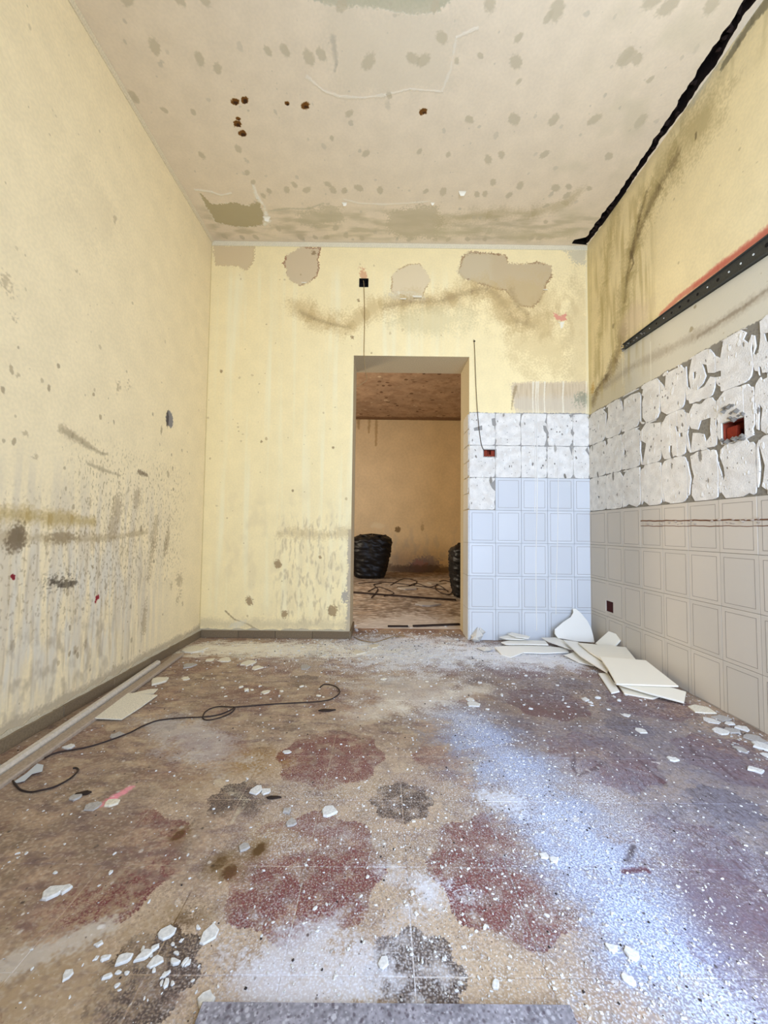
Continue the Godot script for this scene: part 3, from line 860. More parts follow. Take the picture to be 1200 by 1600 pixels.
	c.dots(1200, Vector2(XL, -3.0), Vector2(XR, -0.5), 0.001, 0.004, rgb(60, 50, 44), 0.75, 0.3)
	return c

# where the pattern of the floor tiles shows through the dirt
func paint_floor_mask() -> Canvas:
	var c := Canvas.new(Vector2(XL, -3.46), Vector2(XR - XL, 3.06), 420.0, 71, Color(0.22, 0, 0), 0.6, 0.5, 0.0)
	var on := Color(1, 0, 0)
	var off := Color(0, 0, 0)
	for p in [[520,1185,.24,.17,.9], [500,1305,.18,.14,.7], [490,1385,.2,.15,1.0], [790,1320,.2,.14,.85], [800,1420,.19,.17,1.0], [250,1280,.16,.12,.75], [200,1385,.2,.13,1.0], [630,1255,.12,.11,1.0], [365,1235,.11,.1,.95], [230,1520,.17,.14,1.0], [70,1590,.12,.05,.6], [645,1520,.15,.13,.9], [640,1560,.2,.08,.7], [700,1180,.12,.08,.5], [1000,1215,.2,.12,.25], [420,1080,.2,.12,.3], [860,1110,.22,.10,.3], [480,1055,.12,.08,.4]]:
		c.blot(pf(p[0], p[1]), p[2], p[3], 0.0, on, p[4], 0.5, 0.6)
	var spill := many(pf, [1180,1640, 1080,1520, 1000,1430, 930,1350, 870,1280, 815,1215, 765,1165, 720,1120])
	c.stroke(spill, 0.2, 0.17, off, 0.85, 0.9, 0.6)
	for p in [[640,1020,.5,.4], [800,1025,.6,.25], [420,1012,.8,.13], [500,1515,.12,.09], [330,1200,.12,.06], [430,1320,.12,.04], [70,1520,.14,.08], [60,1330,.3,.2], [330,1330,.12,.1]]:
		c.blot(pf(p[0], p[1]), p[2], p[3], 0.0, off, 0.8, 0.9, 0.8)
	c.wash(Vector2(XL, -2.4), Vector2(1.2, -0.4), 170.0, 170.0, 0.50, 0.66, off, 0.75, 0.1)
	c.wash(Vector2(XL, -2.4), Vector2(1.2, -0.4), 12.0, 12.0, 0.50, 0.75, off, 0.6, 0.1, 0.0, 3)
	return c

# one terrazzo tile: a quarter of a red lozenge at one corner, a quarter of a dark rosette at the opposite one
func terrazzo() -> Image:
	var n := 256
	var im := Image.create(n, n, false, Image.FORMAT_RGB8)
	var rg := RandomNumberGenerator.new()
	rg.seed = 5
	var fn := FastNoiseLite.new()
	fn.frequency = 0.09
	fn.fractal_octaves = 3
	for y in n:
		for x in n:
			var u := (x + 0.5) / n
			var v := (y + 0.5) / n
			var nz := fn.get_noise_2d(x, y)
			var col := rgb(188, 164, 136)
			var a := atan2(v, u)
			var d := Vector2(u, v).length() + 0.03 * nz
			if d < 0.76 + 0.05 * cos(8.0 * a):
				col = rgb(118, 66, 62)
			var a2 := atan2(1.0 - v, 1.0 - u)
			var d2 := Vector2(1.0 - u, 1.0 - v).length() + 0.03 * nz
			if d2 < 0.37 + 0.032 * cos(8.0 * a2):
				col = rgb(86, 72, 64)
			var f := 1.0 + 0.16 * nz + rg.randf_range(-0.05, 0.05)
			im.set_pixel(x, y, Color(col.r * f, col.g * f, col.b * f))
	for k in 900:
		var cx := rg.randi_range(1, n - 3)
		var cy := rg.randi_range(1, n - 3)
		var here := im.get_pixel(cx, cy)
		var to := rgb(214, 192, 178) if rg.randf() < 0.6 else rgb(70, 52, 48)
		im.fill_rect(Rect2i(cx, cy, rg.randi_range(1, 3), rg.randi_range(1, 3)), here.lerp(to, rg.randf_range(0.25, 0.7)))
	return im

func paint_far() -> Canvas:
	var c := Canvas.new(Vector2(-2.2, 0), Vector2(4.8, HC), 130.0, 83, rgb(226, 202, 160), 0.03, 0.02, 0.2)
	c.blot(pv(665, 884), 0.30, 0.16, 0.0, rgb(150, 140, 150), 0.8, 0.5, 0.7)
	c.blot(pv(655, 885), 0.12, 0.12, 0.0, rgb(196, 150, 140), 0.7, 0.5, 0.7)
	c.blot(pv(622, 827), 0.06, 0.05, 0.0, rgb(130, 108, 74), 0.9, 0.4, 0.8)
	c.blot(pv(592, 822), 0.12, 0.06, 0.0, rgb(236, 220, 184), 0.6, 0.6, 0.8)
	c.blot(pv(660, 825), 0.03, 0.08, 0.0, rgb(170, 146, 108), 0.6, 0.6, 0.8)
	for q in [[588,652, 587,696], [577,650, 576,676], [560,650, 560,670]]:
		c.stroke(many(pv, q), 0.03, 0.02, rgb(168, 136, 90), 0.6, 1.2, 0.5)
	c.wash(Vector2(-2.2, 0.0), Vector2(2.6, 1.0), 4.0, 2.0, 0.5, 0.8, rgb(205, 188, 160), 0.6, 0.3)
	c.stroke(PackedVector2Array([Vector2(-2.2, 0.05), Vector2(2.6, 0.05)]), 0.08, 0.08, rgb(110, 92, 74), 0.7, 0.8, 0.6)
	return c

# ---------------------------------------------------------------- the rooms
func back3(x: float, y: float) -> Vector3: return Vector3(x, y, ZB)
func left3(z: float, y: float) -> Vector3: return Vector3(XL, y, z)
func right3(z: float, y: float) -> Vector3: return Vector3(XR, y, z)

func along(flat: Array, to: Callable) -> PackedVector2Array:
	var p := many(to, flat)
	var rows := Array(p)
	rows.sort_custom(func(a, b): return a.y < b.y)
	return PackedVector2Array(rows)

func x_at(edge: PackedVector2Array, z: float) -> float:
	if z <= edge[0].y: return edge[0].x
	for k in edge.size() - 1:
		if z <= edge[k + 1].y:
			return lerpf(edge[k].x, edge[k + 1].x, (z - edge[k].y) / maxf(edge[k + 1].y - edge[k].y, 1e-6))
	return edge[-1].x

func make_shell() -> void:
	var uv_back := func(p): return Vector2((p.x - XL) / (XR - XL), p.y / HC)
	var uv_side := func(p): return Vector2((p.z - ZB) / 2.52, p.y / HC)
	var uv_top := func(p): return Vector2((p.x - XL) / (XR - XL), (p.z - ZB) / 2.52)
	# cream side wall
	var st := new_st()
	box(st, Vector3(XL - 0.2, 0, ZB), Vector3(XL, HC, ZF), uv_side)
	struct(put("wall_left", mesh_of(st, M.left)), "long cream wall with grey grime streaks and red scars", "wall")
	# wall with the doorway, an electrical box and a socket hole
	var box_hole := Rect2(-0.206, 2.716, 0.072, 0.068)
	var socket := Rect2(0.770, 1.392, 0.086, 0.052)
	st = new_st()
	pierced(st, Rect2(XL, 0, XR - XL, HC), [DOOR, box_hole, socket], back3, Vector3.BACK, uv_back)
	var a := mesh_of(st, M.back)
	st = new_st()
	pierced(st, Rect2(-2.2, 0, 4.8, HC), [DOOR], func(x, y): return Vector3(x, y, ZB - WT), Vector3.FORWARD, uv_back)
	recess(st, Rect2(DOOR.position.x, -0.15, DOOR.size.x, DOOR.size.y + 0.15), WT, back3, Vector3.FORWARD, false)
	face(st, [Vector3(-2.2, HC, ZB - WT), Vector3(2.6, HC, ZB - WT), Vector3(2.6, HC, ZB), Vector3(-2.2, HC, ZB)], Vector3.UP)
	a = mesh_of(st, M.reveal, a)
	var wb := put("wall_back", a)
	struct(wb, "cream wall with peeling patches, a tall doorway and half-stripped tiles", "wall")
	st = new_st()
	recess(st, box_hole, 0.05, back3, Vector3.FORWARD)
	put("box_recess", mesh_of(st, M.dark), wb)
	st = new_st()
	recess(st, socket, 0.05, back3, Vector3.FORWARD)
	put("brick_recess", mesh_of(st, M.brick), wb)
	# tiled side wall
	var hole := Rect2(-1.885, 1.236, 0.112, 0.092)
	st = new_st()
	pierced(st, Rect2(ZB, 0, ZF - ZB, HC), [hole], right3, Vector3.LEFT, uv_side)
	a = mesh_of(st, M.right)
	st = new_st()
	box(st, Vector3(XR + 0.12, 0, ZB), Vector3(XR + 0.2, HC, ZF))
	a = mesh_of(st, M.cement, a)
	var wr := put("wall_right", a)
	struct(wr, "wall with white tiles below, stripped adhesive above and damp stains", "wall")
	st = new_st()
	recess(st, hole, 0.06, right3, Vector3.RIGHT)
	put("brick_recess", mesh_of(st, M.brick), wr)
	# wall behind the camera, with the open balcony door
	st = new_st()
	for zz in [ZF, ZF + 0.25]:
		pierced(st, Rect2(XL - 0.2, 0, XR - XL + 0.4, HC), [Rect2(0.28, 0, 1.2, 2.55)], func(x, y): return Vector3(x, y, zz), Vector3.FORWARD if zz == ZF else Vector3.BACK, uv_back)
	recess(st, Rect2(0.28, 0, 1.2, 2.55), 0.25, func(x, y): return Vector3(x, y, ZF), Vector3.BACK, false)
	struct(put("wall_front", mesh_of(st, M.reveal)), "plain cream wall with the open balcony door", "wall")
	# ceiling with a ragged slot burnt along the tiled wall
	var inner := along([1162,0, 1147,27, 1125,60, 1108,83, 1091,110, 1079,130, 1067,147, 1049,176, 1030,206, 1013,232, 994,261, 961,309, 941,334, 926,356, 915,371, 896,375, 894,381], pc)
	var outer := along([1184,0, 1165,20, 1153,43, 1133,75, 1116,105, 1094,132, 1073,165, 1053,192, 1034,216, 1011,250, 1000,265, 971,310, 946,345, 929,366, 917,381], pc)
	var fn := FastNoiseLite.new()
	fn.seed = 9
	fn.frequency = 14.0
	fn.fractal_octaves = 3
	st = new_st()
	var sl := new_st()
	var zs := []
	var z := ZB
	while z < -1.0:
		zs.append(z)
		z += 0.014
	zs.append_array([-0.6, -0.2, ZF + 0.25])
	for k in zs.size() - 1:
		var q := []
		for zz in [zs[k], zs[k + 1]]:
			var xi: float = x_at(inner, zz) + 0.012 * fn.get_noise_1d(zz)
			var xo: float = maxf(x_at(outer, zz) + 0.010 * fn.get_noise_1d(zz + 50.0), xi + 0.012)
			if zz < inner[0].y:
				xi = XR
				xo = XR
			q.append([Vector3(XL - 0.2, HC, zz), Vector3(xi, HC, zz), Vector3(minf(xo, XR), HC, zz), Vector3(XR + 0.2, HC, zz)])
		face(st, [q[0][0], q[0][1], q[1][1], q[1][0]], Vector3.DOWN, uv_top)
		face(st, [q[0][2], q[0][3], q[1][3], q[1][2]], Vector3.DOWN, uv_top)
		var up := Vector3(0, 0.09, 0)
		face(sl, [q[0][1], q[1][1], q[1][1] + up, q[0][1] + up], Vector3.RIGHT)
		face(sl, [q[0][2], q[1][2], q[1][2] + up, q[0][2] + up], Vector3.LEFT)
		face(sl, [q[0][1] + up, q[0][2] + up, q[1][2] + up, q[1][1] + up], Vector3.DOWN)
	for zz in [ZB, ZF + 0.25]:
		face(st, [Vector3(XL - 0.2, HC, zz), Vector3(XR + 0.2, HC, zz), Vector3(XR + 0.2, HC + 0.2, zz), Vector3(XL - 0.2, HC + 0.2, zz)], Vector3.FORWARD if zz == ZB else Vector3.BACK, uv_top)
	face(st, [Vector3(XL - 0.2, HC + 0.2, ZB), Vector3(XR + 0.2, HC + 0.2, ZB), Vector3(XR + 0.2, HC + 0.2, ZF + 0.25), Vector3(XL - 0.2, HC + 0.2, ZF + 0.25)], Vector3.UP, uv_top)
	var ce := put("ceiling", mesh_of(st, M.ceiling))
	struct(ce, "greyish ceiling with oval flaked spots, rust pits and a black crack", "ceiling")
	put("ceiling_crack", mesh_of(sl, M.char), ce)
	# clods of charred plaster in the crack
	st = new_st()
	var rg := RandomNumberGenerator.new()
	rg.seed = 12
	for k in 90:
		var zz := rg.randf_range(-3.05, -1.3)
		var x0 := x_at(inner, zz)
		var x1 := x_at(outer, zz)
		lump(st, Vector3(rg.randf_range(x0, x1), HC + rg.randf_range(0.01, 0.06), zz), rg.randf_range(0.008, 0.02), rg, 0.8)
	tag(put("charred_plaster", mesh_of(st, M.char), ce), "", "", "", "stuff")
	# floor slab, under the tiles
	st = new_st()
	box(st, Vector3(XL - 0.2, -0.2, ZB - WT), Vector3(XR + 0.2, -0.0007, ZF + 0.25), func(p): return Vector2((p.x - XL) / (XR - XL), (p.z + 3.46) / 3.06))
	M.bed = M.floor.duplicate()
	M.bed.detail_enabled = false
	struct(put("floor", mesh_of(st, M.bed)), "dusty patterned terrazzo tile floor strewn with plaster", "floor")
	# trims under the ceiling
	st = new_st()
	for k in 1:
		var q := PackedVector2Array([Vector2(0, 0), Vector2(0.016, 0), Vector2(0.016, -0.005), Vector2(0.005, -0.020), Vector2(0, -0.020)])
		prism(st, q, ZF - ZB, 0.0, Transform3D(Basis.IDENTITY, Vector3(XL, HC, ZB)))
	struct(put("trim_1", mesh_of(st, M.trim_grey)), "narrow greyish cornice strip above the long cream wall", "trim")
	st = new_st()
	prism(st, PackedVector2Array([Vector2(0, 0), Vector2(XR - XL, 0), Vector2(XR - XL, 0.036), Vector2(0, 0.036)]), 0.009, 0.003, Transform3D(Basis.IDENTITY, Vector3(XL, HC - 0.036, ZB)))
	struct(put("trim_2", mesh_of(st, M.trim_cream)), "narrow cream cornice strip above the doorway wall", "trim")
	# skirtings of tiles
	var bl := base("baseboard_left", Vector3(XL, 0, 0))
	struct(bl, "low dusty brown skirting along the long cream wall", "skirting")
	var zz := ZB + 0.012
	var cut := 0
	while zz < -0.4:
		st = new_st()
		var l := 0.33
		slab(st, Vector3(l - 0.002, 0.052, 0.014), 0.003, Transform3D(Basis(Vector3(0, 0, 1), Vector3(0, 1, 0), Vector3(1, 0, 0)), Vector3(0, 0, zz)))
		put("tile", mesh_of(st, [M.skirting, M.skirting_2][cut % 2]), bl)
		zz += l
		cut += 1
	st = new_st()
	ragged_strip(st, Transform3D(Basis(Vector3(0, 0, 1), Vector3(0, 1, 0), Vector3(1, 0, 0)), Vector3(0, 0.05, ZB)), 2.7, 0.022, 0.011, 4)
	put("mortar_edge", mesh_of(st, M.skirting_top), bl)
	var bb := base("baseboard_back", Vector3(XL, 0, ZB))
	struct(bb, "low brown skirting on the doorway wall, with a crumbling top", "skirting")
	for k in 4:
		var x0 := 0.014 + k * 0.278
		st = new_st()
		slab(st, Vector3(0.276, 0.056, 0.014), 0.003, Transform3D(Basis.IDENTITY, Vector3(x0, 0, 0)))
		put("tile", mesh_of(st, [M.skirting, M.skirting_2][k % 2]), bb)
	st = new_st()
	ragged_strip(st, Transform3D(Basis.IDENTITY, Vector3(0, 0.054, 0)), 1.12, 0.02, 0.010, 5)
	put("mortar_edge", mesh_of(st, M.skirting_top), bb)
	st = new_st()
	slab(st, Vector3(WT, 0.056, 0.012), 0.003, Transform3D(Basis(Vector3(0, 0, 1), Vector3(0, 1, 0), Vector3(1, 0, 0)), Vector3(-0.24 - XL, 0, -WT)))
	put("tile", mesh_of(st, M.skirting), bb)
	# stone threshold in front of the camera
	st = new_st()
	slab(st, Vector3(0.621, 0.33, 0.016), 0.003, Transform3D(Basis(Vector3(1, 0, 0), Vector3(0, 0, -1), Vector3(0, 1, 0)), Vector3(-0.295, 0.0, -0.40)), func(p): return Vector2(p.x * 2.0, p.z * 4.0))
	tag(put("threshold_slab", mesh_of(st, M.granite)), "speckled grey stone threshold slab set in the floor", "threshold")
	# the room beyond
	st = new_st()
	box(st, Vector3(-2.2, 0, ZFAR - 0.2), Vector3(2.6, HC, ZFAR), func(p): return Vector2((p.x + 2.2) / 4.8, p.y / HC))
	struct(put("wall_far", mesh_of(st, M.far)), "tan far wall seen through the doorway", "wall")
	st = new_st()
	for xx in [-2.2, -2.4]:
		pierced(st, Rect2(ZFAR, 0, ZB - WT - ZFAR, HC), [Rect2(-5.85, 0.85, 1.1, 1.4)], func(zc, y): return Vector3(xx, y, zc), Vector3.RIGHT if xx == -2.2 else Vector3.LEFT, func(p): return Vector2((p.z + 8.22) / 4.8, p.y / HC))
	recess(st, Rect2(-5.85, 0.85, 1.1, 1.4), 0.2, func(zc, y): return Vector3(-2.2, y, zc), Vector3.LEFT, false)  # opening added for the unseen side light
	struct(put("wall_far_side", mesh_of(st, M.far)), "side wall of the room beyond, with an added opening", "wall")
	st = new_st()
	box(st, Vector3(2.6, 0, ZFAR - 0.2), Vector3(2.8, HC, ZB - WT), func(p): return Vector2((p.z + 8.22) / 4.8, p.y / HC))
	struct(put("wall_far_end", mesh_of(st, M.far)), "blank end wall of the room beyond", "wall")
	st = new_st()
	box(st, Vector3(-2.4, -0.2, ZFAR - 0.2), Vector3(2.8, 0, ZB - WT), func(p): return Vector2((p.x + 2.2) / 4.8, (p.z + 8.22) / 4.9))
	struct(put("floor_far", mesh_of(st, M.floor_far)), "dirty brown floor of the room beyond the doorway", "floor")
	st = new_st()
	box(st, Vector3(-2.4, HC, ZFAR - 0.2), Vector3(2.8, HC + 0.2, ZB - WT), func(p): return Vector2((p.x + 2.2) / 4.8, (p.z + 8.22) / 4.9))
	struct(put("ceiling_far", mesh_of(st, M.ceiling_far)), "brown flaking ceiling of the room beyond the doorway", "ceiling")

# a strip with a ragged upper edge, along t's x
func ragged_strip(st: SurfaceTool, t: Transform3D, length: float, high: float, thick: float, s: int) -> void:
	var fn := FastNoiseLite.new()
	fn.seed = s
	fn.frequency = 9.0
	fn.fractal_octaves = 3
	var n := int(length / 0.02)
	for k in n:
		var x0 := length * k / n
		var x1 := length * (k + 1) / n
		var h0 := maxf(0.002, high * (0.55 + 0.9 * fn.get_noise_1d(x0)))
		var h1 := maxf(0.002, high * (0.55 + 0.9 * fn.get_noise_1d(x1)))
		var p0 := maxf(0.003, thick * (0.8 + 0.5 * fn.get_noise_1d(x0 + 31.0)))
		var p1 := maxf(0.003, thick * (0.8 + 0.5 * fn.get_noise_1d(x1 + 31.0)))
		face(st, [t * Vector3(x0, 0, p0), t * Vector3(x1, 0, p1), t * Vector3(x1, h1, p1 * 0.4), t * Vector3(x0, h0, p0 * 0.4)], (t.basis * Vector3(0, 0.4, 1)).normalized())
		face(st, [t * Vector3(x0, h0, p0 * 0.4), t * Vector3(x1, h1, p1 * 0.4), t * Vector3(x1, h1, 0), t * Vector3(x0, h0, 0)], (t.basis * Vector3(0, 1, 0)).normalized())

# an irregular clod: a jittered, flattened octahedron split once
func lump(st: SurfaceTool, at: Vector3, rad: float, rg: RandomNumberGenerator, flat := 0.6) -> void:
	var v := [Vector3.UP, Vector3.DOWN]
	for k in 6:
		var ang := TAU * k / 6.0 + rg.randf_range(-0.3, 0.3)
		v.append(Vector3(cos(ang), rg.randf_range(-0.3, 0.4), sin(ang)) * rg.randf_range(0.7, 1.15))
	for k in v.size():
		v[k] = at + Vector3(v[k].x, v[k].y * flat, v[k].z) * rad
	for k in 6:
		var b: Vector3 = v[2 + k]
		var c: Vector3 = v[2 + (k + 1) % 6]
		for top in [v[0], v[1]]:
			var n: Vector3 = (b - top).cross(c - top).normalized()
			if n.dot((b + c + top) / 3.0 - at) < 0.0: n = -n
			face(st, [top, b, c], n)

# ---------------------------------------------------------------- wall tiles and adhesive pads
var tile_meshes := {}

func wall_tile(w: float, h: float, kind: int, cut_low := 0.0) -> ArrayMesh:
	var key := "%.3f %.3f %d" % [w, h, kind]
	if tile_meshes.has(key):
		return tile_meshes[key]
	var st := new_st()
	slab(st, Vector3(w, h, 0.007), 0.0012, Transform3D.IDENTITY)
	var a := mesh_of(st, [M.glaze, M.glaze_2, M.glaze_shaded, M.glaze_shaded_2][kind])
	st = new_st()
	var full_h := 0.248
	var m := 0.019
	var t := 0.0022
	var lo := Vector2(m, m - (full_h - h))
	var hi := Vector2(w - m if w > 0.15 else w, h - m)
	var zt := 0.0074
	var bars := [[lo, Vector2(lo.x + t, hi.y)], [Vector2(lo.x, hi.y - t), hi]]
	if w > 0.15: bars.append([Vector2(hi.x - t, lo.y), hi])
	if lo.y > 0.0: bars.append([lo, Vector2(hi.x, lo.y + t)])
	for q in bars:
		q[0].y = maxf(q[0].y, 0.001)
		box(st, Vector3(q[0].x, q[0].y, 0.0065), Vector3(q[1].x, q[1].y, zt))
	a = mesh_of(st, M.glaze_line, a)
	tile_meshes[key] = a
	return a

func pad_outline(x0: float, y0: float, x1: float, y1: float, s: int, amp: Array, corner: float) -> PackedVector2Array:
	# amp: how deep each side (low, high-x, top, low-x) may be eaten
	var fn := FastNoiseLite.new()
	fn.seed = s
	fn.frequency = 11.0
	fn.fractal_octaves = 3
	var out := PackedVector2Array()
	var per := 9
	var c := Vector2(x0 + x1, y0 + y1) / 2.0
	for sidek in 4:
		for k in per:
			var f := float(k) / per
			var p: Vector2
			var nn: Vector2
			match sidek:
				0:
					p = Vector2(lerpf(x0, x1, f), y0)
					nn = Vector2(0, 1)
				1:
					p = Vector2(x1, lerpf(y0, y1, f))
					nn = Vector2(-1, 0)
				2:
					p = Vector2(lerpf(x1, x0, f), y1)
					nn = Vector2(0, -1)
				_:
					p = Vector2(x0, lerpf(y1, y0, f))
					nn = Vector2(1, 0)
			var eat: float = 0.0004 + maxf(0.0, fn.get_noise_2d(p.x * 1.0 + sidek * 7.0, p.y) * 2.4 - 0.35) * amp[sidek]
			var dc := 1.0 - minf(f, 1.0 - f) * 4.0
			if dc > 0.0:
				eat += dc * dc * corner * (amp[sidek] + 0.002)
			out.append(p + (c - p).normalized() * minf(eat / maxf(0.5, absf(nn.dot((c - p).normalized()))), 0.06))
	return out

# outlines with the gaps taken out of them; one with a gap wholly inside is cut in two through the gap
func nibble(outlines: Array, gaps: Array) -> Array:
	var now := outlines
	for g in gaps:
		var next := []
		for q in now:
			var got := Geometry2D.clip_polygons(q, g)
			if got.any(func(x): return Geometry2D.is_polygon_clockwise(x)):
				var mid := 0.0
				for p in g: mid += p.x / g.size()
				for lo in [mid - 9.0, mid]:
					for half in Geometry2D.intersect_polygons(q, PackedVector2Array([Vector2(lo, -9), Vector2(lo + 9.0, -9), Vector2(lo + 9.0, 9), Vector2(lo, 9)])):
						for piece in Geometry2D.clip_polygons(half, g):
							if not Geometry2D.is_polygon_clockwise(piece): next.append(piece)
			else:
				next.append_array(got)
		now = next
	return now.filter(func(q): return q.size() > 2)

func make_tiles() -> void:
	var wr: Node3D = get_node("wall_right")
	var wb: Node3D = get_node("wall_back")
	# glazed tiles on the doorway wall: rows of 25 cm down from 0.98 m, one more row above from the second column on
	var xs := [0.657, 0.857, 1.0545, 1.2545, 1.4555, XR]
	for row in 5:
		var top := 1.229 - 0.2495 * row
		var low := maxf(top - 0.2495, 0.0)
		for k in 5:
			if row == 0 and k == 0:
				continue
			var w: float = xs[k + 1] - xs[k] - 0.0016
			var o := put("tile", wall_tile(w, top - low - 0.0016, (row * 3 + k) % 2), wb)
			o.position = Vector3(xs[k] + 0.0008, low + 0.0008, ZB)
			o.rotation = Vector3(rng.randf_range(-0.004, 0.004), rng.randf_range(-0.004, 0.004), 0)
	# tile edges and slips on the door reveal
	for row in 4:
		var top := 0.98 - 0.2495 * row
		var low := maxf(top - 0.2495, 0.0)
		var st := new_st()
		slab(st, Vector3(0.19, top - low - 0.002, 0.007), 0.001, Transform3D(Basis(Vector3(0, 0, 1), Vector3(0, 1, 0), Vector3(-1, 0, 0)), Vector3(0.657, low + 0.001, ZB - 0.19)))
		put("reveal_tile", mesh_of(st, M.glaze_2), wb)
	var st := new_st()
	for k in 6:
		var y0 := 0.985 + k * 0.124
		prism(st, pad_outline(0, y0, 0.19, y0 + 0.122, 400 + k, [0.006, 0.012, 0.006, 0.02], 0.5), 0.008, 0.003, Transform3D(Basis(Vector3(0, 0, 1), Vector3(0, 1, 0), Vector3(-1, 0, 0)), Vector3(0.657, 0, ZB - 0.19)))
	put("reveal_adhesive", mesh_of(st, M.plaster), wb)
	# glazed tiles on the side wall
	var zs := [-3.118, -2.885, -2.691, -2.499, -2.306, -2.112, -1.915, -1.718, -1.522, -1.326, -1.130]
	for row in 4:
		var top := 0.976 - 0.2475 * row
		var low := maxf(top - 0.2475, 0.0)
		for k in zs.size() - 1:
			var w: float = zs[k + 1] - zs[k] - 0.0016
			var hgt := top - low - 0.0016
			var o: MeshInstance3D
			if row == 2 and k < 2:        # the two tiles cut round the socket hole
				st = new_st()
				var y0 := 0.268 - low
				var y1 := 0.342 - low
				var q := PackedVector2Array([Vector2(0, 0), Vector2(w, 0), Vector2(w, hgt), Vector2(0, hgt)])
				if k == 0: q = PackedVector2Array([Vector2(0, 0), Vector2(w, 0), Vector2(w, y0), Vector2(w - 0.020, y0), Vector2(w - 0.020, y1), Vector2(w, y1), Vector2(w, hgt), Vector2(0, hgt)])
				else: q = PackedVector2Array([Vector2(0, 0), Vector2(w, 0), Vector2(w, hgt), Vector2(0, hgt), Vector2(0, y1), Vector2(0.070, y1), Vector2(0.070, y0), Vector2(0, y0)])
				prism(st, q, 0.007, 0.001, Transform3D.IDENTITY)
				var am := mesh_of(st, M.glaze_shaded)
				st = new_st()
				for bar in [[Vector2(0.024, 0.019), Vector2(w - 0.024, 0.0212)], [Vector2(0.019, hgt - 0.0212), Vector2(w - 0.019, hgt - 0.019)], [Vector2(0.019 if k == 0 else w - 0.0212, 0.019), Vector2(0.0212 if k == 0 else w - 0.019, hgt - 0.019)]]:
					box(st, Vector3(bar[0].x, bar[0].y, 0.0065), Vector3(bar[1].x, bar[1].y, 0.0074))
				o = put("tile", mesh_of(st, M.glaze_line, am), wr)
			else:
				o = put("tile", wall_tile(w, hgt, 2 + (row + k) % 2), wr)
			o.transform = Transform3D(Basis(Vector3(0, 0, 1), Vector3(0, 1, 0), Vector3(-1, 0, 0)) * Basis(Vector3.UP, rng.randf_range(-0.004, 0.004)), Vector3(XR, low + 0.0008, zs[k] + 0.0008))
	st = new_st()
	box(st, Vector3(XR - 0.0012, 0.266, -2.906), Vector3(XR - 0.0004, 0.344, -2.812))
	put("socket_hole", mesh_of(st, M.socket), wr)
	# where the cement shows between and through the pads, read off the photograph
	var gaps := []
	for g in [[1020,150, 1060,145, 1100,105, 1150,85, 1156,200, 1146,280, 1128,320, 1108,312, 1125,260, 1115,190, 1095,185, 1075,240, 1040,215, 1060,170], [820,265, 905,225, 885,340, 850,325], [765,380, 795,385, 805,440, 840,440, 890,425, 890,462, 850,470, 820,465, 780,530, 730,555, 770,510, 790,460, 775,410],
		[655,365, 697,342, 684,400, 676,470, 689,552, 666,530, 660,450], [465,480, 522,455, 514,545, 500,520], [218,610, 345,545, 368,550, 358,592, 340,570, 290,585, 240,620, 236,715, 225,650], [352,585, 372,598, 362,640, 364,740, 390,775, 352,765], [325,815, 360,788, 390,772, 352,832], [352,892, 388,912, 378,980, 364,1052, 350,960],
		[408,778, 450,758, 495,700, 528,718, 502,768, 450,775], [638,697, 690,648, 704,650, 684,690, 676,712], [848,587, 880,543, 898,582], [678,788, 692,813, 735,820, 755,760, 822,738, 817,800, 822,860, 790,902, 775,850, 740,842, 702,842, 688,968, 675,900, 665,850], [658,983, 682,983, 694,1080, 709,1130, 696,1190, 694,1260, 718,1303, 638,1308, 680,1252, 690,1150, 670,1060],
		[853,953, 888,943, 883,1000, 909,1070, 917,1130, 905,1163, 890,1100, 875,1060, 868,1000], [1148,648, 1168,680, 1156,780, 1160,828, 1194,850, 1165,872, 1150,892, 1103,845, 1145,838], [1148,918, 1168,1000, 1184,1060, 1174,1160, 1164,1200, 1204,1228, 1204,1255, 1126,1250, 1148,1180, 1155,1080, 1143,960], [862,1287, 890,1233, 924,1280], [232,1350, 270,1318, 328,1340],
		[503,1200, 514,1300, 554,1312, 508,1328], [346,1345, 370,1298, 414,1332], [1022,1276, 1080,1243, 1124,1262], [212,1103, 252,1103, 235,1138], [108,880, 125,873, 132,910, 120,932], [98,687, 132,668, 134,740, 118,792, 120,710], [240,945, 256,965, 250,1000, 238,985], [790,942, 850,932, 880,905, 892,930, 850,948, 815,960], [1180,175, 1210,170, 1210,240, 1192,225],
		[585,795, 600,800, 606,835, 592,830], [612,845, 632,838, 634,868, 614,866], [545,930, 563,925, 560,965, 544,970], [705,435, 724,430, 722,470, 706,490], [1145,395, 1160,400, 1168,440, 1200,436, 1200,470, 1165,485, 1148,450], [530,420, 600,392, 605,402, 532,440], [690,1310, 712,1302, 720,1312], [60,1262, 78,1268, 70,1285]]:
		var q := PackedVector2Array()
		for k in g.size() / 2:
			q.append(pr(920.0 + g[2 * k] / 4.286, 480.0 + g[2 * k + 1] / 4.286) * Vector2(-1, 1))
		gaps.append(q)
	var gaps_back := []
	for g in [[353,283, 382,278, 392,330, 384,352, 360,337], [208,360, 277,338, 279,377, 213,383], [772,338, 797,343, 819,400, 809,460, 824,513, 783,513, 800,450, 800,410, 778,380], [1002,365, 1029,398, 1017,430, 998,400], [982,250, 1018,253, 1000,280], [1132,268, 1174,258, 1170,298, 1150,300], [1117,540, 1136,512, 1154,590, 1164,608], [1143,760, 1160,716, 1204,738, 1204,775], [996,775, 1020,735, 1040,773], [343,820, 386,776, 386,876, 360,852], [986,508, 1014,520, 1007,585]]:
		var q := PackedVector2Array()
		for k in g.size() / 2:
			q.append(pb(700.0 + g[2 * k] / 5.217, 600.0 + g[2 * k + 1] / 5.217))
		gaps_back.append(q)
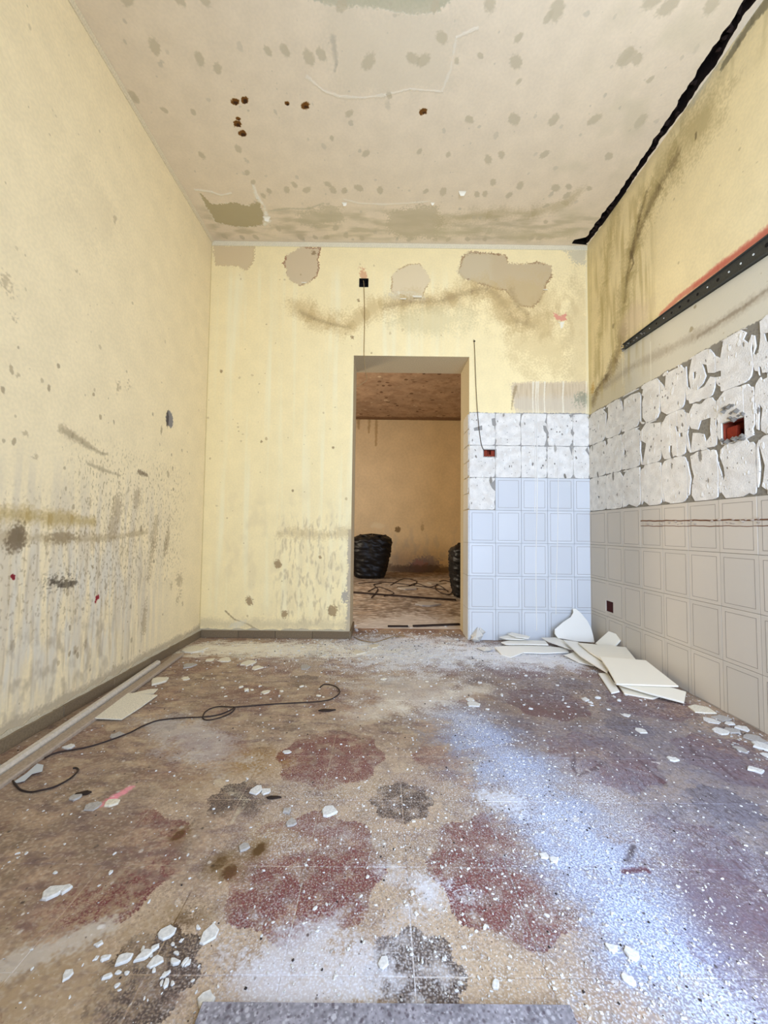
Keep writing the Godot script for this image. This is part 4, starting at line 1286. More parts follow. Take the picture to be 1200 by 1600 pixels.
	# adhesive left where tiles were pulled off: one pad to each lost tile
	var uv_pad := func(p): return Vector2(p.z * 1.3, p.y * 1.3)
	var rows := [0.979, 1.228, 1.478, 1.722]
	for r in 3:
		for k in zs.size() - 1:
			var nearer := clampf((zs[k] + 2.75) / 0.5, 0.12, 1.0)
			var big := 0.008 * nearer
			var amp := [0.006, big, 0.006 + 0.006 * nearer, big]
			st = new_st()
			var t := Transform3D(Basis(Vector3(0, 0, -1), Vector3(0, 1, 0), Vector3(-1, 0, 0)), Vector3(XR, 0, 0))
			var q := pad_outline(-zs[k + 1], rows[r], -zs[k], rows[r + 1], 100 + r * 20 + k, amp, 2.0 if r == 2 else 1.2)
			var parts := [q]
			if r == 1 and (k == 6 or k == 5):
				parts = []
				var ph := PackedVector2Array([Vector2(1.770, 1.232), Vector2(1.890, 1.232), Vector2(1.888, 1.30), Vector2(1.872, 1.332), Vector2(1.772, 1.332)])
				for piece in Geometry2D.clip_polygons(q, ph):
					if not Geometry2D.is_polygon_clockwise(piece): parts.append(piece)
				if parts.size() < 1 or Geometry2D.clip_polygons(q, ph).size() > parts.size():
					# the hole lies wholly inside: pieces round it
					parts = []
					for strip in [[1.6, 1.770], [1.890, 2.2]]:
						for piece in Geometry2D.intersect_polygons(q, PackedVector2Array([Vector2(strip[0], 1.0), Vector2(strip[1], 1.0), Vector2(strip[1], 1.8), Vector2(strip[0], 1.8)])): parts.append(piece)
					for strip in [[1.0, 1.232], [1.332, 1.8]]:
						for piece in Geometry2D.intersect_polygons(q, PackedVector2Array([Vector2(1.770, strip[0]), Vector2(1.890, strip[0]), Vector2(1.890, strip[1]), Vector2(1.770, strip[1])])): parts.append(piece)
			for piece in nibble(parts, gaps):
				prism(st, piece, rng.randf_range(0.0045, 0.006), 0.0018, t, uv_pad, null, false)
			put("adhesive_pad", mesh_of(st, M.pad), wr)
	var uv_pad_b := func(p): return Vector2(p.x * 1.3 + 0.3, p.y * 1.3)
	for r in 3:
		for k in 5:
			if r == 0 and k > 0:
				continue
			st = new_st()
			var y0: float = [0.981, 1.230, 1.479][r]
			var q := pad_outline(xs[k], y0, xs[k + 1], [1.2285, 1.477, 1.730][r], 300 + r * 10 + k, [0.003, 0.010, 0.004, 0.006 if k else 0.004], 0.5)
			var ph := PackedVector2Array([Vector2(0.764, 1.386), Vector2(0.866, 1.386), Vector2(0.866, 1.45), Vector2(0.764, 1.45)])
			var parts := [q]
			if r == 1 and k < 2:
				parts = Array(Geometry2D.clip_polygons(q, ph))
			for piece in nibble(parts, gaps_back):
				prism(st, piece, rng.randf_range(0.004, 0.0055), 0.0015, Transform3D(Basis.IDENTITY, Vector3(0, 0, ZB)), uv_pad_b, null, false)
			put("adhesive_pad", mesh_of(st, M.pad), wb)

func make_floor_tiles() -> void:
	var fl: Node3D = get_node("floor")
	var uv := func(p): return Vector2((p.x - XL) / (XR - XL), (p.z + 3.46) / 3.06)
	for i in range(-6, 7):
		for j in range(-11, 5):
			var x0 := maxf(0.067 + i * T, XL)
			var x1 := minf(0.067 + (i + 1) * T, XR)
			var z0 := maxf(-1.028 + j * T, ZB - WT)
			var z1 := minf(-1.028 + (j + 1) * T, ZF)
			if x1 - x0 < 0.01 or z1 - z0 < 0.01:
				continue
			if z0 < ZB - 0.001 and (x1 < DOOR.position.x or x0 > DOOR.end.x):
				z0 = ZB
				if z1 - z0 < 0.01:
					continue
			var bx := 0.067 + i * T
			var bz := -1.028 + j * T
			var uv2 := func(p):
				var u: float = (p.x - bx) / T
				var v: float = (p.z - bz) / T
				return Vector2(clampf(u if posmod(i, 2) == 1 else 1.0 - u, 0.004, 0.996), clampf(v if posmod(j, 2) == 0 else 1.0 - v, 0.004, 0.996))
			var st := new_st()
			var gap := 0.0012
			var lift := rng.randf_range(-0.0003, 0.0003)
			slab(st, Vector3(x1 - x0 - 2 * gap, z1 - z0 - 2 * gap, 0.012 + lift), 0.001, Transform3D(Basis(Vector3(1, 0, 0), Vector3(0, 0, -1), Vector3(0, 1, 0)), Vector3(x0 + gap, -0.012, z1 - gap)), uv, uv2)
			put("tile", mesh_of(st, M.floor), fl)

# ---------------------------------------------------------------- things on the walls
func make_fixtures() -> void:
	# perforated steel rail screwed to the tiled wall
	var rail := base("steel_rail", Vector3(XR, 2.0, -2.0))
	tag(rail, "dark perforated steel rail fixed along the damp stained wall above the stripped tiles", "rail")
	var st := new_st()
	var p0 := pr(977, 538)
	var p1 := pr(975, 548)
	var q0 := pr(1200, 371)
	var q1 := pr(1200, 399)
	var zn := -1.15
	var f := (zn - p0.x) / (q0.x - p0.x)
	var top_end := lerpf(p0.y, q0.y, f)
	var low_end := lerpf(p1.y, q1.y, f)
	var t := Transform3D(Basis(Vector3(0, 0, 1), Vector3(0, 1, 0), Vector3(-1, 0, 0)), Vector3(0, -2.0, 2.0))
	var top := func(zz): return lerpf(p0.y, q0.y, (zz - p0.x) / (q0.x - p0.x))
	var low := func(zz): return lerpf(p1.y, q1.y, (zz - p0.x) / (q0.x - p0.x))
	prism(st, PackedVector2Array([Vector2(p0.x, p1.y), Vector2(zn, low_end), Vector2(zn, top_end), Vector2(p0.x, p0.y)]), 0.012, 0.002, t)
	for s in 2:     # turned-up flanges
		var e0: float = p1.y if s == 0 else p0.y - 0.004
		var e1: float = low_end if s == 0 else top_end - 0.007
		prism(st, PackedVector2Array([Vector2(p0.x, e0), Vector2(zn, e1), Vector2(zn, e1 + 0.007), Vector2(p0.x, e0 + 0.004)]), 0.022, 0.001, t)
	put("channel", mesh_of(st, M.steel), rail)
	var disc := new_st()
	var ring := PackedVector2Array()
	for k in 10: ring.append(Vector2(cos(TAU * k / 10), sin(TAU * k / 10)))
	prism(disc, ring, 0.4, 0.1, Transform3D.IDENTITY)
	var screw := mesh_of(disc, M.screw)
	disc = new_st()
	prism(disc, ring, 0.2, 0.0, Transform3D.IDENTITY)
	var hole := mesh_of(disc, M.dark)
	var zz := -2.56
	var k := 0
	while zz < -1.2:
		var y: float = ((top.call(zz) as float) + (low.call(zz) as float)) / 2.0
		var wide: float = (top.call(zz) as float) - (low.call(zz) as float)
		var bright: bool = k in [1, 3, 5, 10, 12, 13, 14, 16]
		var o := put("screw" if bright else "hole", screw if bright else hole, rail)
		o.transform = Transform3D(Basis(Vector3(0, 0, 1), Vector3(0, 1, 0), Vector3(-1, 0, 0)).scaled(Vector3.ONE * wide * (0.065 if bright else 0.12)), Vector3(-0.0122, y - 2.0, zz + 2.0))
		zz += 0.062
		k += 1
	st = new_st()
	var rg := RandomNumberGenerator.new()
	rg.seed = 21
	for j in 16:
		var zj := p0.x + rg.randf_range(-0.03, 0.22)
		lump(st, Vector3(-0.012, rg.randf_range(p1.y - 0.006, p0.y) - 2.0 + (0.0 if j % 2 else -0.008), zj + 2.0), rg.randf_range(0.005, 0.012), rg)
	tag(put("mortar_lump", mesh_of(st, M.cement), rail), "", "", "", "stuff")
	# rusty bead of sealant where a worktop met the tiles
	var bead := base("sealant_bead", Vector3(XR - 0.007, 0.87, -2.0))
	tag(bead, "brown double line of old worktop sealant smeared across the wall tiles", "sealant")
	for row in 2:
		st = new_st()
		var a := pr(1003, 814 + row * 8)
		var b := pr(1200, 812 + row * 10)
		var path := []
		for j in 60:
			var ff := j / 59.0 * 1.35
			var wob := 0.0008 * sin(j * 1.7 + row) + 0.0012 * sin(j * 0.61)
			path.append(Vector3(0.0015, lerpf(a.y, b.y, minf(ff, 1.2)) + wob - 0.87, lerpf(a.x, b.x, ff) + 2.0))
		tube(st, path, 0.0042 if row == 0 else 0.0028, 6)
		put("bead", mesh_of(st, M.rust), bead)
	st = new_st()
	for j in 26:
		lump(st, Vector3(-0.0005, 0.012 - 0.020 * rg.randf(), -0.48 + 2.0 * 0.42 * rg.randf() + 0.02), rg.randf_range(0.006, 0.014), rg, 0.5)
	tag(put("sealant_scab", mesh_of(st, M.sealant), bead), "", "", "", "stuff")
	# black electrical box in the doorway wall with a cable hanging from it
	var jb := base("electrical_box", Vector3(-0.17, 2.75, ZB))
	tag(jb, "small black electrical box sunk in the peeling wall above the doorway", "electrical box")
	st = new_st()
	for q in [[-0.036, -0.034, 0.036, -0.030], [-0.036, 0.030, 0.036, 0.034], [-0.036, -0.030, -0.032, 0.030], [0.032, -0.030, 0.036, 0.030]]:
		box(st, Vector3(q[0], q[1], -0.045), Vector3(q[2], q[3], 0.004))
	put("rim", mesh_of(st, M.dark), jb)
	var cable := new_st()
	var hang := func(flat: Array, off: float):
		var out := []
		for j in flat.size() / 2:
			var p := pb(flat[2 * j], flat[2 * j + 1])
			out.append(Vector3(p.x, p.y, ZB + off))
		return out
	tube(cable, smooth_path(hang.call([568,440, 569,452, 570,500, 569,556, 571,580, 573,594, 566,600, 558,605], 0.012)), 0.0022)
	tag(put("hanging_wire", mesh_of(cable, M.wire_tan)), "thin tan wire hanging from the black electrical box over the doorway", "wire")
	cable = new_st()
	tube(cable, smooth_path(hang.call([740,532, 741,545, 743,600, 746,650, 751,692, 756,705], 0.014)), 0.0022)
	lump(cable, (hang.call([741,534], 0.012))[0], 0.010, rg)
	tag(put("hanging_wire", mesh_of(cable, M.wire)), "thin dark wire hanging beside the doorway down to the red socket hole", "wire")
	# hollow brick showing in the socket hole beside the door
	var sb := base("broken_brick", Vector3(0.813, 1.418, ZB - 0.02))
	tag(sb, "broken hollow brick showing red in the socket hole beside the doorway", "brick")
	st = new_st()
	for q in [[-0.042, -0.025, -0.016, 0.025], [0.014, -0.025, 0.042, 0.022], [-0.016, -0.025, 0.014, -0.010]]:
		slab(st, Vector3(q[2] - q[0], q[3] - q[1], 0.018), 0.003, Transform3D(Basis.IDENTITY, Vector3(q[0], q[1], -0.008)))
	put("body", mesh_of(st, M.brick), sb)
	st = new_st()
	for j in 12:
		lump(st, Vector3(rg.randf_range(-0.055, 0.06), -0.032 + rg.randf_range(-0.006, 0.006), 0.022), rg.randf_range(0.004, 0.009), rg)
	tag(put("plaster_crust", mesh_of(st, M.plaster), sb), "", "", "", "stuff")
	sb = base("broken_brick", Vector3(XR, 1.282, -1.83))
	tag(sb, "broken orange brick showing in the large hole of the stripped side wall", "brick")
	st = new_st()
	slab(st, Vector3(0.055, 0.07, 0.02), 0.004, Transform3D(Basis(Vector3(0, 0, 1), Vector3(0, 1, 0), Vector3(-1, 0, 0)), Vector3(0.03, -0.044, -0.052)))
	put("body", mesh_of(st, M.brick_bright), sb)
	st = new_st()
	for j in 26:
		var up := j < 16
		lump(st, Vector3(-0.006, (rg.randf_range(0.045, 0.13) if up else rg.randf_range(-0.05, -0.03)), rg.randf_range(-0.06, 0.07)), rg.randf_range(0.008, 0.02), rg, 0.7)
	tag(put("cement_crust", mesh_of(st, M.cement), sb), "", "", "", "stuff")
	# paint drips run down over the glazed tiles
	for q in [[838,648, 839,760, 837,880, 838,985, 0.004], [872,700, 871,820, 869,900, 868,960, 0.003], [836,650, 835,700, 836,742, 835,800, 0.003]]:
		var path := []
		for j in 4:
			var p := pb(q[2 * j], q[2 * j + 1])
			path.append(Vector3(p.x, p.y, ZB + 0.0066))
		st = new_st()
		tube(st, smooth_path(path), q[8], 5)
		put("paint_drip", mesh_of(st, M.drip), get_node("wall_back"))
	# scraps of paint curling off the ceiling and the wall
	var scraps := [
		[pc(723, 298), 0, "white paint flake curling off the ceiling, midway along", 0.030],
		[pc(416, 338), 0, "white paint flake hanging from the ceiling beside the peeled corner patch", 0.034],
		[pc(538, 316), 0, "small white paint flake hanging from the ceiling near the doorway wall", 0.022],
		[pc(676, 316), 0, "tiny white paint flake hanging from the stained ceiling edge", 0.018],
		[pb(652, 462), 1, "large pale paint flake curling off the wall above the doorway", 0.045],
		[pb(630, 466), 1, "smaller pale paint flake beside the large curl above the doorway", 0.028],
		[pb(475, 441), 1, "brown-edged paint flake under the peeled patch by the electrical box", 0.026],
		[pb(852, 452), 1, "dark-edged paint flake at the side of the big peeled patch", 0.022]]
	for q in scraps:
		st = new_st()
		var at: Vector3 = Vector3(q[0].x, HC, q[0].y) if q[1] == 0 else Vector3(q[0].x, q[0].y, ZB)
		var nn: Vector3 = Vector3.DOWN if q[1] == 0 else Vector3.BACK
		curl(st, Transform3D(Basis(Vector3.RIGHT, nn.cross(Vector3.RIGHT), nn), at), q[3], rg)
		tag(put("paint_flake", mesh_of(st, M.flake)), q[2], "paint flake")

# a thin flake that lifts and bends away from the surface along its y
func curl(st: SurfaceTool, t: Transform3D, s: float, rg: RandomNumberGenerator) -> void:
	var rows := []
	var thick := 0.0009
	for j in 6:
		var f := j / 5.0
		var ang := f * 1.3
		var half := s * (0.9 - 0.5 * f) * rg.randf_range(0.8, 1.1)
		var skew := rg.randf_range(-0.1, 0.1) * s
		var y := -sin(ang) * s * 0.7
		var z := 0.0006 + (1.0 - cos(ang)) * s * 0.8
		rows.append([t * Vector3(-half + skew, y, z), t * Vector3(half + skew, y, z), t * Vector3(-half + skew, y, z + thick), t * Vector3(half + skew, y, z + thick)])
	for j in 5:
		var a = rows[j]
		var b = rows[j + 1]
		var n: Vector3 = (a[1] - a[0]).cross(b[0] - a[0]).normalized()
		if n.dot(t.basis.z) < 0.0: n = -n
		face(st, [a[0], a[1], b[1], b[0]], -n)
		face(st, [a[2], a[3], b[3], b[2]], n)
		face(st, [a[0], b[0], b[2], a[2]], -t.basis.x)
		face(st, [a[1], b[1], b[3], a[3]], t.basis.x)
	face(st, [rows[5][0], rows[5][1], rows[5][3], rows[5][2]], -t.basis.y)

# ---------------------------------------------------------------- slabs given by their upper outline (pixel, pixel, height)
func outline3(flat: Array) -> Array:
	var out := []
	for k in flat.size() / 3:
		var p := pf(flat[3 * k], flat[3 * k + 1], flat[3 * k + 2])
		out.append(Vector3(p.x, flat[3 * k + 2], p.y))
	return out

func sheet3(called: String, top: Array, thick: float, m: Material, label: String, category: String, group := "", back: Material = null) -> MeshInstance3D:
	var c := Vector3.ZERO
	for p in top: c += p
	c /= top.size()
	var n := Vector3.ZERO
	for k in top.size():
		n += (top[k] - c).cross(top[(k + 1) % top.size()] - c)
	n = n.normalized()
	if n.dot(eye - c) < 0.0: n = -n
	var ux := (top[1] - top[0] as Vector3)
	ux = (ux - n * ux.dot(n)).normalized()
	var uy := n.cross(ux)
	var q := PackedVector2Array()
	for p in top:
		q.append(Vector2(ux.dot(p - c), uy.dot(p - c)))
	var st := new_st()
	prism(st, q, thick, minf(0.0012, thick * 0.2), Transform3D(Basis(ux, uy, n), -n * thick))
	var o := put(called, mesh_of(st, m))
	o.position = c
	tag(o, label, category, group)
	return o

func make_pile() -> void:
	var wt := "fallen tiles and slabs heaped in the tiled corner"
	var low := [
		[[773,1011,.016, 800,1008,.02, 850,1009,.02, 883,1012,.02, 889,1019,.012, 850,1020,.012, 818,1019,.012, 798,1026,.008, 784,1022,.01], .008, "wide broken slab at the bottom of the stack against the doorway wall"],
		[[783,1003,.034, 803,999,.036, 852,1001,.036, 857,1007,.032, 818,1006,.032, 790,1006,.032], .007, "long thin slab second from the bottom of the stack by the doorway wall"],
		[[780,995,.05, 795,992,.052, 823,997,.05, 815,999,.048, 790,998,.048], .006, "narrow pale slab lying across the stack by the doorway wall"],
		[[793,990,.064, 800,988,.066, 828,994,.064, 826,997,.06, 806,995,.06], .006, "small topmost sliver of the stack by the doorway wall"],
		[[846,996,.046, 868,996,.05, 880,1000,.05, 901,1015,.036, 892,1014,.036, 856,1002,.04], .006, "slanting slab bridging the flat stack and the heap below the curved shard"],
		[[882,1023,.016, 900,1018,.03, 928,1040,.012, 905,1035,.008], .006, "thin triangular shard sticking out from under the long slab"],
		[[935,1052,.014, 950,1051,.022, 968,1080,.010, 955,1082,.008], .007, "grey backed tile piece poking out at the front of the heap"],
		[[966,1069,.016, 1000,1070,.018, 1035,1086,.01, 1020,1091,.007, 975,1083,.008], .007, "lowest white tile of the front stack, mostly covered"],
		[[880,1000,.066, 903,1003,.07, 930,1024,.06, 953,1045,.04, 949,1051,.034, 928,1038,.042, 905,1022,.054], .008, "long warped slab lying along the cool side of the heap"],
		[[903,1004,.080, 978,1011,.084, 994,1031,.070, 940,1030,.066, 922,1019,.07], .008, "plaster smeared tile in the middle of the heap, half covered"],
		[[937,1026,.082, 1009,1031,.088, 1060,1072,.050, 963,1067,.046, 950,1045,.062], .008, "large clean cream tile on top of the heap"],
		[[960,1066,.038, 1046,1073,.04, 1072,1081,.034, 1069,1096,.022, 1015,1083,.026], .009, "white tile with a thick pale edge at the front of the heap"]]
	for q in low:
		sheet3("broken_tile", outline3(q[0]), q[1], M.shard_warm if q[2].contains("clean") or q[2].contains("plaster") or q[2].contains("thick") or q[2].contains("lowest") else M.shard, q[2], "broken tile", wt)
	# curved shard standing against the corner
	var top := []
	for p in [[867,990], [867,983], [880,972], [892,964], [896,957], [895,951], [900,951], [909,959], [918,970], [924,982], [927,993], [929,1004], [900,1002], [872,997]]:
		top.append(on_plane(p[0], p[1], Vector3(1.45, 0.0, -2.96), Vector3(0.0, 0.45, 1.0).normalized()))
	sheet3("broken_tile", top, 0.007, M.shard, "tall curved white shard standing upright in the tiled corner", "broken tile", wt)
	# piece leaning on the side wall
	top = []
	for p in [[930,1005], [951,986], [962,990], [969,1000], [958,1012], [940,1010]]:
		top.append(on_plane(p[0], p[1], Vector3(1.52, 0.05, -2.70), Vector3(-0.75, 0.65, 0.25).normalized()))
	sheet3("broken_tile", top, 0.010, M.shard_warm, "rounded tile piece leaning on the side wall behind the heap", "broken tile", wt)
	# mound of plaster at the door corner
	var rg := RandomNumberGenerator.new()
	rg.seed = 31
	var at := pf(748, 1003)
	var st := new_st()
	lump(st, Vector3(at.x, 0.035, at.y - 0.03), 0.055, rg, 1.2)
	lump(st, Vector3(at.x + 0.02, 0.06, at.y - 0.045), 0.038, rg, 1.0)
	lump(st, Vector3(at.x - 0.03, 0.02, at.y), 0.034, rg, 0.8)
	tag(put("plaster_clod", mesh_of(st, M.plaster)), "crumbly white clod of plaster against the tiled door corner", "plaster lump")
	at = pf(760, 1016)
	st = new_st()
	lump(st, Vector3(at.x, 0.008, at.y), 0.06, rg, 0.3)
	tag(put("plaster_clod", mesh_of(st, M.plaster)), "flat white crust of plaster just before the tiled door corner", "plaster lump")

# ---------------------------------------------------------------- things lying on the floor
func chip_mesh(s: int, flat: float, m: Material) -> ArrayMesh:
	var rg := RandomNumberGenerator.new()
	rg.seed = 700 + s
	var n := rg.randi_range(6, 10)
	var q := PackedVector2Array()
	for k in n:
		var ang := TAU * (k + rg.randf_range(-0.32, 0.32)) / n
		q.append(Vector2(cos(ang), sin(ang) * 0.68) * rg.randf_range(0.62, 1.18))
	var st := new_st()
	prism(st, q, flat, flat * 0.35, Transform3D(Basis(Vector3.RIGHT, Vector3.FORWARD, Vector3.UP), Vector3.ZERO))
	return mesh_of(st, m)

func make_floor_things() -> void:
	var rg := RandomNumberGenerator.new()
	rg.seed = 41
	# strips of old moulding along the cream wall
	var strip := func(called: String, a: Vector2, b: Vector2, profile: PackedVector2Array, m: Material, lift: float, label: String):
		var st := new_st()
		var d := Vector3(b.x - a.x, 0, b.y - a.y)
		var n := int(d.length() / 0.12)
		var ux := d.normalized()
		var side := Vector3.UP.cross(ux)
		# swept with a slight bow, and split ends
		for k in n:
			var ring := []
			for f in [float(k) / n, float(k + 1) / n]:
				var c: Vector3 = Vector3(a.x, lift, a.y) + d * f + side * 0.006 * sin(f * 5.0) + Vector3.UP * 0.003 * sin(f * 7.0)
				ring.append(Array(profile).map(func(p): return c + side * p.x + Vector3.UP * p.y))
			for j in profile.size():
				var j2 := (j + 1) % profile.size()
				var e := profile[j2] - profile[j]
				face(st, [ring[0][j], ring[0][j2], ring[1][j2], ring[1][j]], (side * e.y - Vector3.UP * e.x).normalized())
			if k == 0: face(st, ring[0], -ux)
			if k == n - 1: face(st, ring[1], ux)
		tag(put(called, mesh_of(st, m)), label, "moulding strip", "old moulding strips along the cream wall")
	var a_out := pf(0, 1219, 0.013)
	var b_out := pf(281, 1021, 0.013)
	var dd := (a_out - b_out) / (a_out.y - b_out.y)
	strip.call("moulding_strip", b_out, b_out + dd * (-0.75 - b_out.y), PackedVector2Array([Vector2(-0.026, 0), Vector2(0.026, 0), Vector2(0.026, 0.010), Vector2(0.022, 0.014), Vector2(0.006, 0.015), Vector2(0.0, 0.011), Vector2(-0.022, 0.011), Vector2(-0.026, 0.008)]), M.wood, 0.002, "wide worn wooden moulding strip on the floor, outer of the two by the skirting")
	var a_in := pf(0, 1200, 0.02)
	var b_in := pf(247, 1033, 0.02)
	dd = (a_in - b_in) / (a_in.y - b_in.y)
	strip.call("moulding_strip", b_in, b_in + dd * (-0.75 - b_in.y), PackedVector2Array([Vector2(-0.015, 0), Vector2(0.015, 0), Vector2(0.015, 0.012), Vector2(0.009, 0.022), Vector2(-0.006, 0.024), Vector2(-0.015, 0.016)]), M.wood_light, 0.002, "slim pale rounded moulding strip on the floor, next to the skirting")
	# cream tiles lying by the strips
	sheet3("loose_panel", outline3([148,1122,.013, 190,1123,.009, 219,1105,.009, 246,1086,.009, 200,1082,.020]), 0.005, M.chip_cream, "large cream panel piece lying against the wooden moulding strips", "panel piece")
	sheet3("loose_panel", outline3([205,1083,.010, 232,1077,.009, 247,1076,.008, 240,1083,.007, 224,1084,.007]), 0.004, M.chip_cream, "small torn cream scrap just beyond the large cream panel piece", "panel piece")
	# clear plastic scrap by the strips
	sheet3("plastic_scrap", outline3([22,1222,.004, 40,1208,.012, 58,1193,.016, 68,1196,.012, 66,1203,.014, 50,1211,.005, 38,1218,.010, 26,1224,.003]), 0.0012, M.sheet, "crumpled greyish plastic scrap beside the wooden strips", "plastic scrap")
	# cables
	var floor_path := func(flat: Array, lift: float):
		var out := []
		for k in flat.size() / 2:
			var p := pf(flat[2 * k], flat[2 * k + 1])
			out.append(Vector3(p.x, lift + 0.0015 * sin(k * 1.9), p.y))
		return out
	var st := new_st()
	tube(st, smooth_path(floor_path.call([70,1186, 90,1178, 130,1170, 165,1160, 200,1148, 225,1135, 250,1126, 290,1123, 315,1122, 340,1118, 358,1112, 367,1107, 362,1114, 345,1122, 325,1127, 317,1123, 322,1112, 340,1106, 370,1106, 425,1101, 475,1099, 505,1097, 522,1091, 531,1082, 524,1074, 508,1070, 500,1075], 0.004), 8), 0.0027)
	tag(put("cable", mesh_of(st, M.wire)), "long dark cable with a loop in it snaking over the floor", "cable")
	st = new_st()
	tube(st, smooth_path(floor_path.call([20,1222, 25,1230, 33,1236, 48,1239, 62,1238, 80,1233, 97,1225, 113,1216, 122,1206, 119,1201, 114,1202], 0.004), 8), 0.0027)
	tag(put("cable", mesh_of(st, M.wire)), "short dark cable end bent into an arc beside the plastic scrap", "cable")
	st = new_st()
	tube(st, smooth_path(floor_path.call([553,996, 566,1002, 585,1004, 600,1000, 614,996, 632,994], 0.004), 6), 0.003)
	tag(put("cable", mesh_of(st, M.wire_tan)), "thin brown wire bent on the dusty sill of the doorway", "cable")
	# traced flakes and lumps: x, y, size in pixels, turn, material, label
	var flakes := [
		[515,1270,16,0.2,0,"bright white plaster flake alone near the middle of the floor"],
		[401,1236,13,0.2,0,"white plaster flake lying on the dark rosette by the brown stain"],
		[416,1237,10,0.1,0,"narrow white sliver next to the flake on the dark rosette"],
		[449,1176,8,0.2,0,"small white flake on the far red lozenge"],
		[328,1461,18,0.7,0,"largest white plaster flake on the tan dirt near the speckled threshold"],
		[224,1495,13,0.8,0,"upright white flake in the middle of the shard group on the dark rosette"],
		[192,1500,12,0.7,0,"outer white flake of the shard group on the dark rosette"],
		[243,1503,12,0.4,0,"flat white flake at the edge of the shard group towards the dust"],
		[262,1459,14,0.5,0,"pale flake above the shard group on the dark rosette"],
		[106,1525,10,0.3,0,"white flake resting on bare tan dirt below the shard group's far side"],
		[82,1396,15,0.2,0,"long white flake by the edge of the dark red lozenge"],
		[102,1391,9,0.6,0,"shorter white flake touching the red lozenge edge"],
		[147,1260,12,0.3,1,"grey plaster piece below the pink mark"],
		[173,1256,11,0.5,2,"cream plaster piece covering the end of the pink mark"],
		[118,1246,9,0.2,1,"dusty grey lump between the cable arc and the pink mark"],
		[455,1286,11,0.4,1,"rounded grey stone chip on the central red lozenge"],
		[449,1268,9,0.1,1,"dark grey pebble cluster piece near the central lozenge"],
		[383,1325,12,0.1,1,"greyish glassy lump beside the oil spots"],
		[600,1506,11,1.2,0,"white shard standing out on the central dark rosette"],
		[775,1539,9,1.0,0,"white shard near the corner of the stone threshold"],
		[322,1564,15,0.8,0,"pale shard beside the end of the stone threshold"],
		[957,1483,10,-0.3,0,"white flake on the edge of the blue white spill"],
		[986,1493,12,-0.5,0,"bluish white flake next to the spill edge"],
		[982,1532,9,-0.8,0,"small white flake below the spill edge flakes"],
		[849,1338,9,-0.3,0,"white flake at the far edge of the patterned lozenge by the spill"],
		[866,1345,8,-0.2,0,"white sliver next to the flake by the spill"],
		[740,1101,13,0.0,0,"short white stick of plaster lying on the bare floor before the heap"],
		[735,1094,8,0.4,0,"tiny white chip above the white plaster stick"],
		[248,1065,16,0.1,2,"flat cream flake beside the end of the moulding strips"],
		[290,1061,8,0.8,2,"small upright cream flake near the flat cream flake"],
		[295,1041,11,0.2,1,"greyish plaster flake close to the skirting corner"],
		[303,1015,20,0.1,2,"big cream plaster plate lying in the corner of the two skirtings"],
		[327,1032,9,0.1,2,"cream crumb in the dust beside the corner plate"],
		[387,1037,14,0.0,2,"round cream flake on the dust in front of the low skirting"],
		[402,1044,10,0.2,2,"cream flake just below the round cream flake"],
		[352,1032,12,-0.1,2,"thin cream flake between the corner plate and the round flake"],
		[477,1043,14,0.1,1,"dark-edged curled flake on the bare floor before the skirting"],
		[510,1111,15,0.1,3,"brown splinter of wood lying by the end of the looped cable"],
		[416,1082,8,0.3,2,"small cream flake above the looped cable"],
		[183,1149,11,0.4,1,"grey plaster crumb caught on the long cable"],
		[108,1168,8,0.2,0,"pale crumb beside the start of the long cable"],
		[428,1247,14,0.0,3,"dark wood splinter under the white flakes of the dark rosette"],
		[130,1241,14,0.4,3,"twisted dark scrap among the grey lumps near the pink mark"],
		[1097,1109,18,-0.7,2,"long cream tile sliver at the foot of the side wall past the heap"],
		[1110,1127,11,-0.2,0,"white tile chip below the long cream sliver"],
		[1127,1123,12,-0.3,1,"grey tile chip against the wall next to the long sliver"],
		[1124,1143,12,-0.4,0,"angular white tile chip foremost of the rubble by the side wall"],
		[1141,1131,8,-0.2,0,"little square tile chip in the rubble by the side wall"],
		[1146,1143,11,-0.1,1,"dusty tile chip in the thick of the side wall rubble"],
		[1161,1139,9,-0.4,0,"thick pale tile cube at the wall end of the rubble"],
		[1179,1155,15,-0.3,1,"broad pale tile fragment in the wider end of the side wall rubble"],
		[1192,1167,13,-0.4,0,"sharp tile fragment beside the broad pale one"],
		[1199,1181,9,-0.4,0,"last small tile fragment of the rubble by the side wall"],
		[1158,1172,9,-0.6,1,"loose grey chip a little out from the side wall rubble"],
		[1180,1204,9,-0.2,0,"single white chip on the grey floor out from the rubble"],
		[1052,1188,8,-0.8,0,"white chip on the grey trodden floor before the heap"],
		[1000,1142,9,-0.1,0,"flat white flake just in front of the heap"],
		[978,1118,7,0.0,0,"small white flake close under the front tile of the heap"],
		[915,1094,8,0.2,0,"white flake on the reddish bare patch before the heap"],
		[657,893,10,0.0,0,"white scrap at the foot of the far wall"],
		[585,1010,11,0.1,2,"cream crust on the dusty doorway floor"],
		[560,1020,12,0.1,2,"pale crust in front of the door edge"]]
	var mats := [M.chip, M.chip_grey, M.chip_cream, M.wood_dark]
	for k in flakes.size():
		var q = flakes[k]
		var p := pf(q[0], q[1])
		var per_px := Vector2(eye.x, eye.z).distance_to(p) / 640.0
		var s: float = q[2] * per_px * 0.85
		var o := put("plaster_chip" if q[4] != 3 else "splinter", chip_mesh(k, rg.randf_range(0.16, 0.34) * clampf(0.012 / s, 0.35, 1.0) * 1.6, mats[q[4]]))
		o.position = Vector3(p.x, 0.0004, p.y)
		o.rotation.y = q[3]
		# seen at a slant: pieces lie longer along the view than they look
		o.scale = Vector3(s, s, s * clampf(1.1 + 0.2 * absf(p.y), 1.0, 1.7) * (0.35 if q[4] == 3 else 1.0))
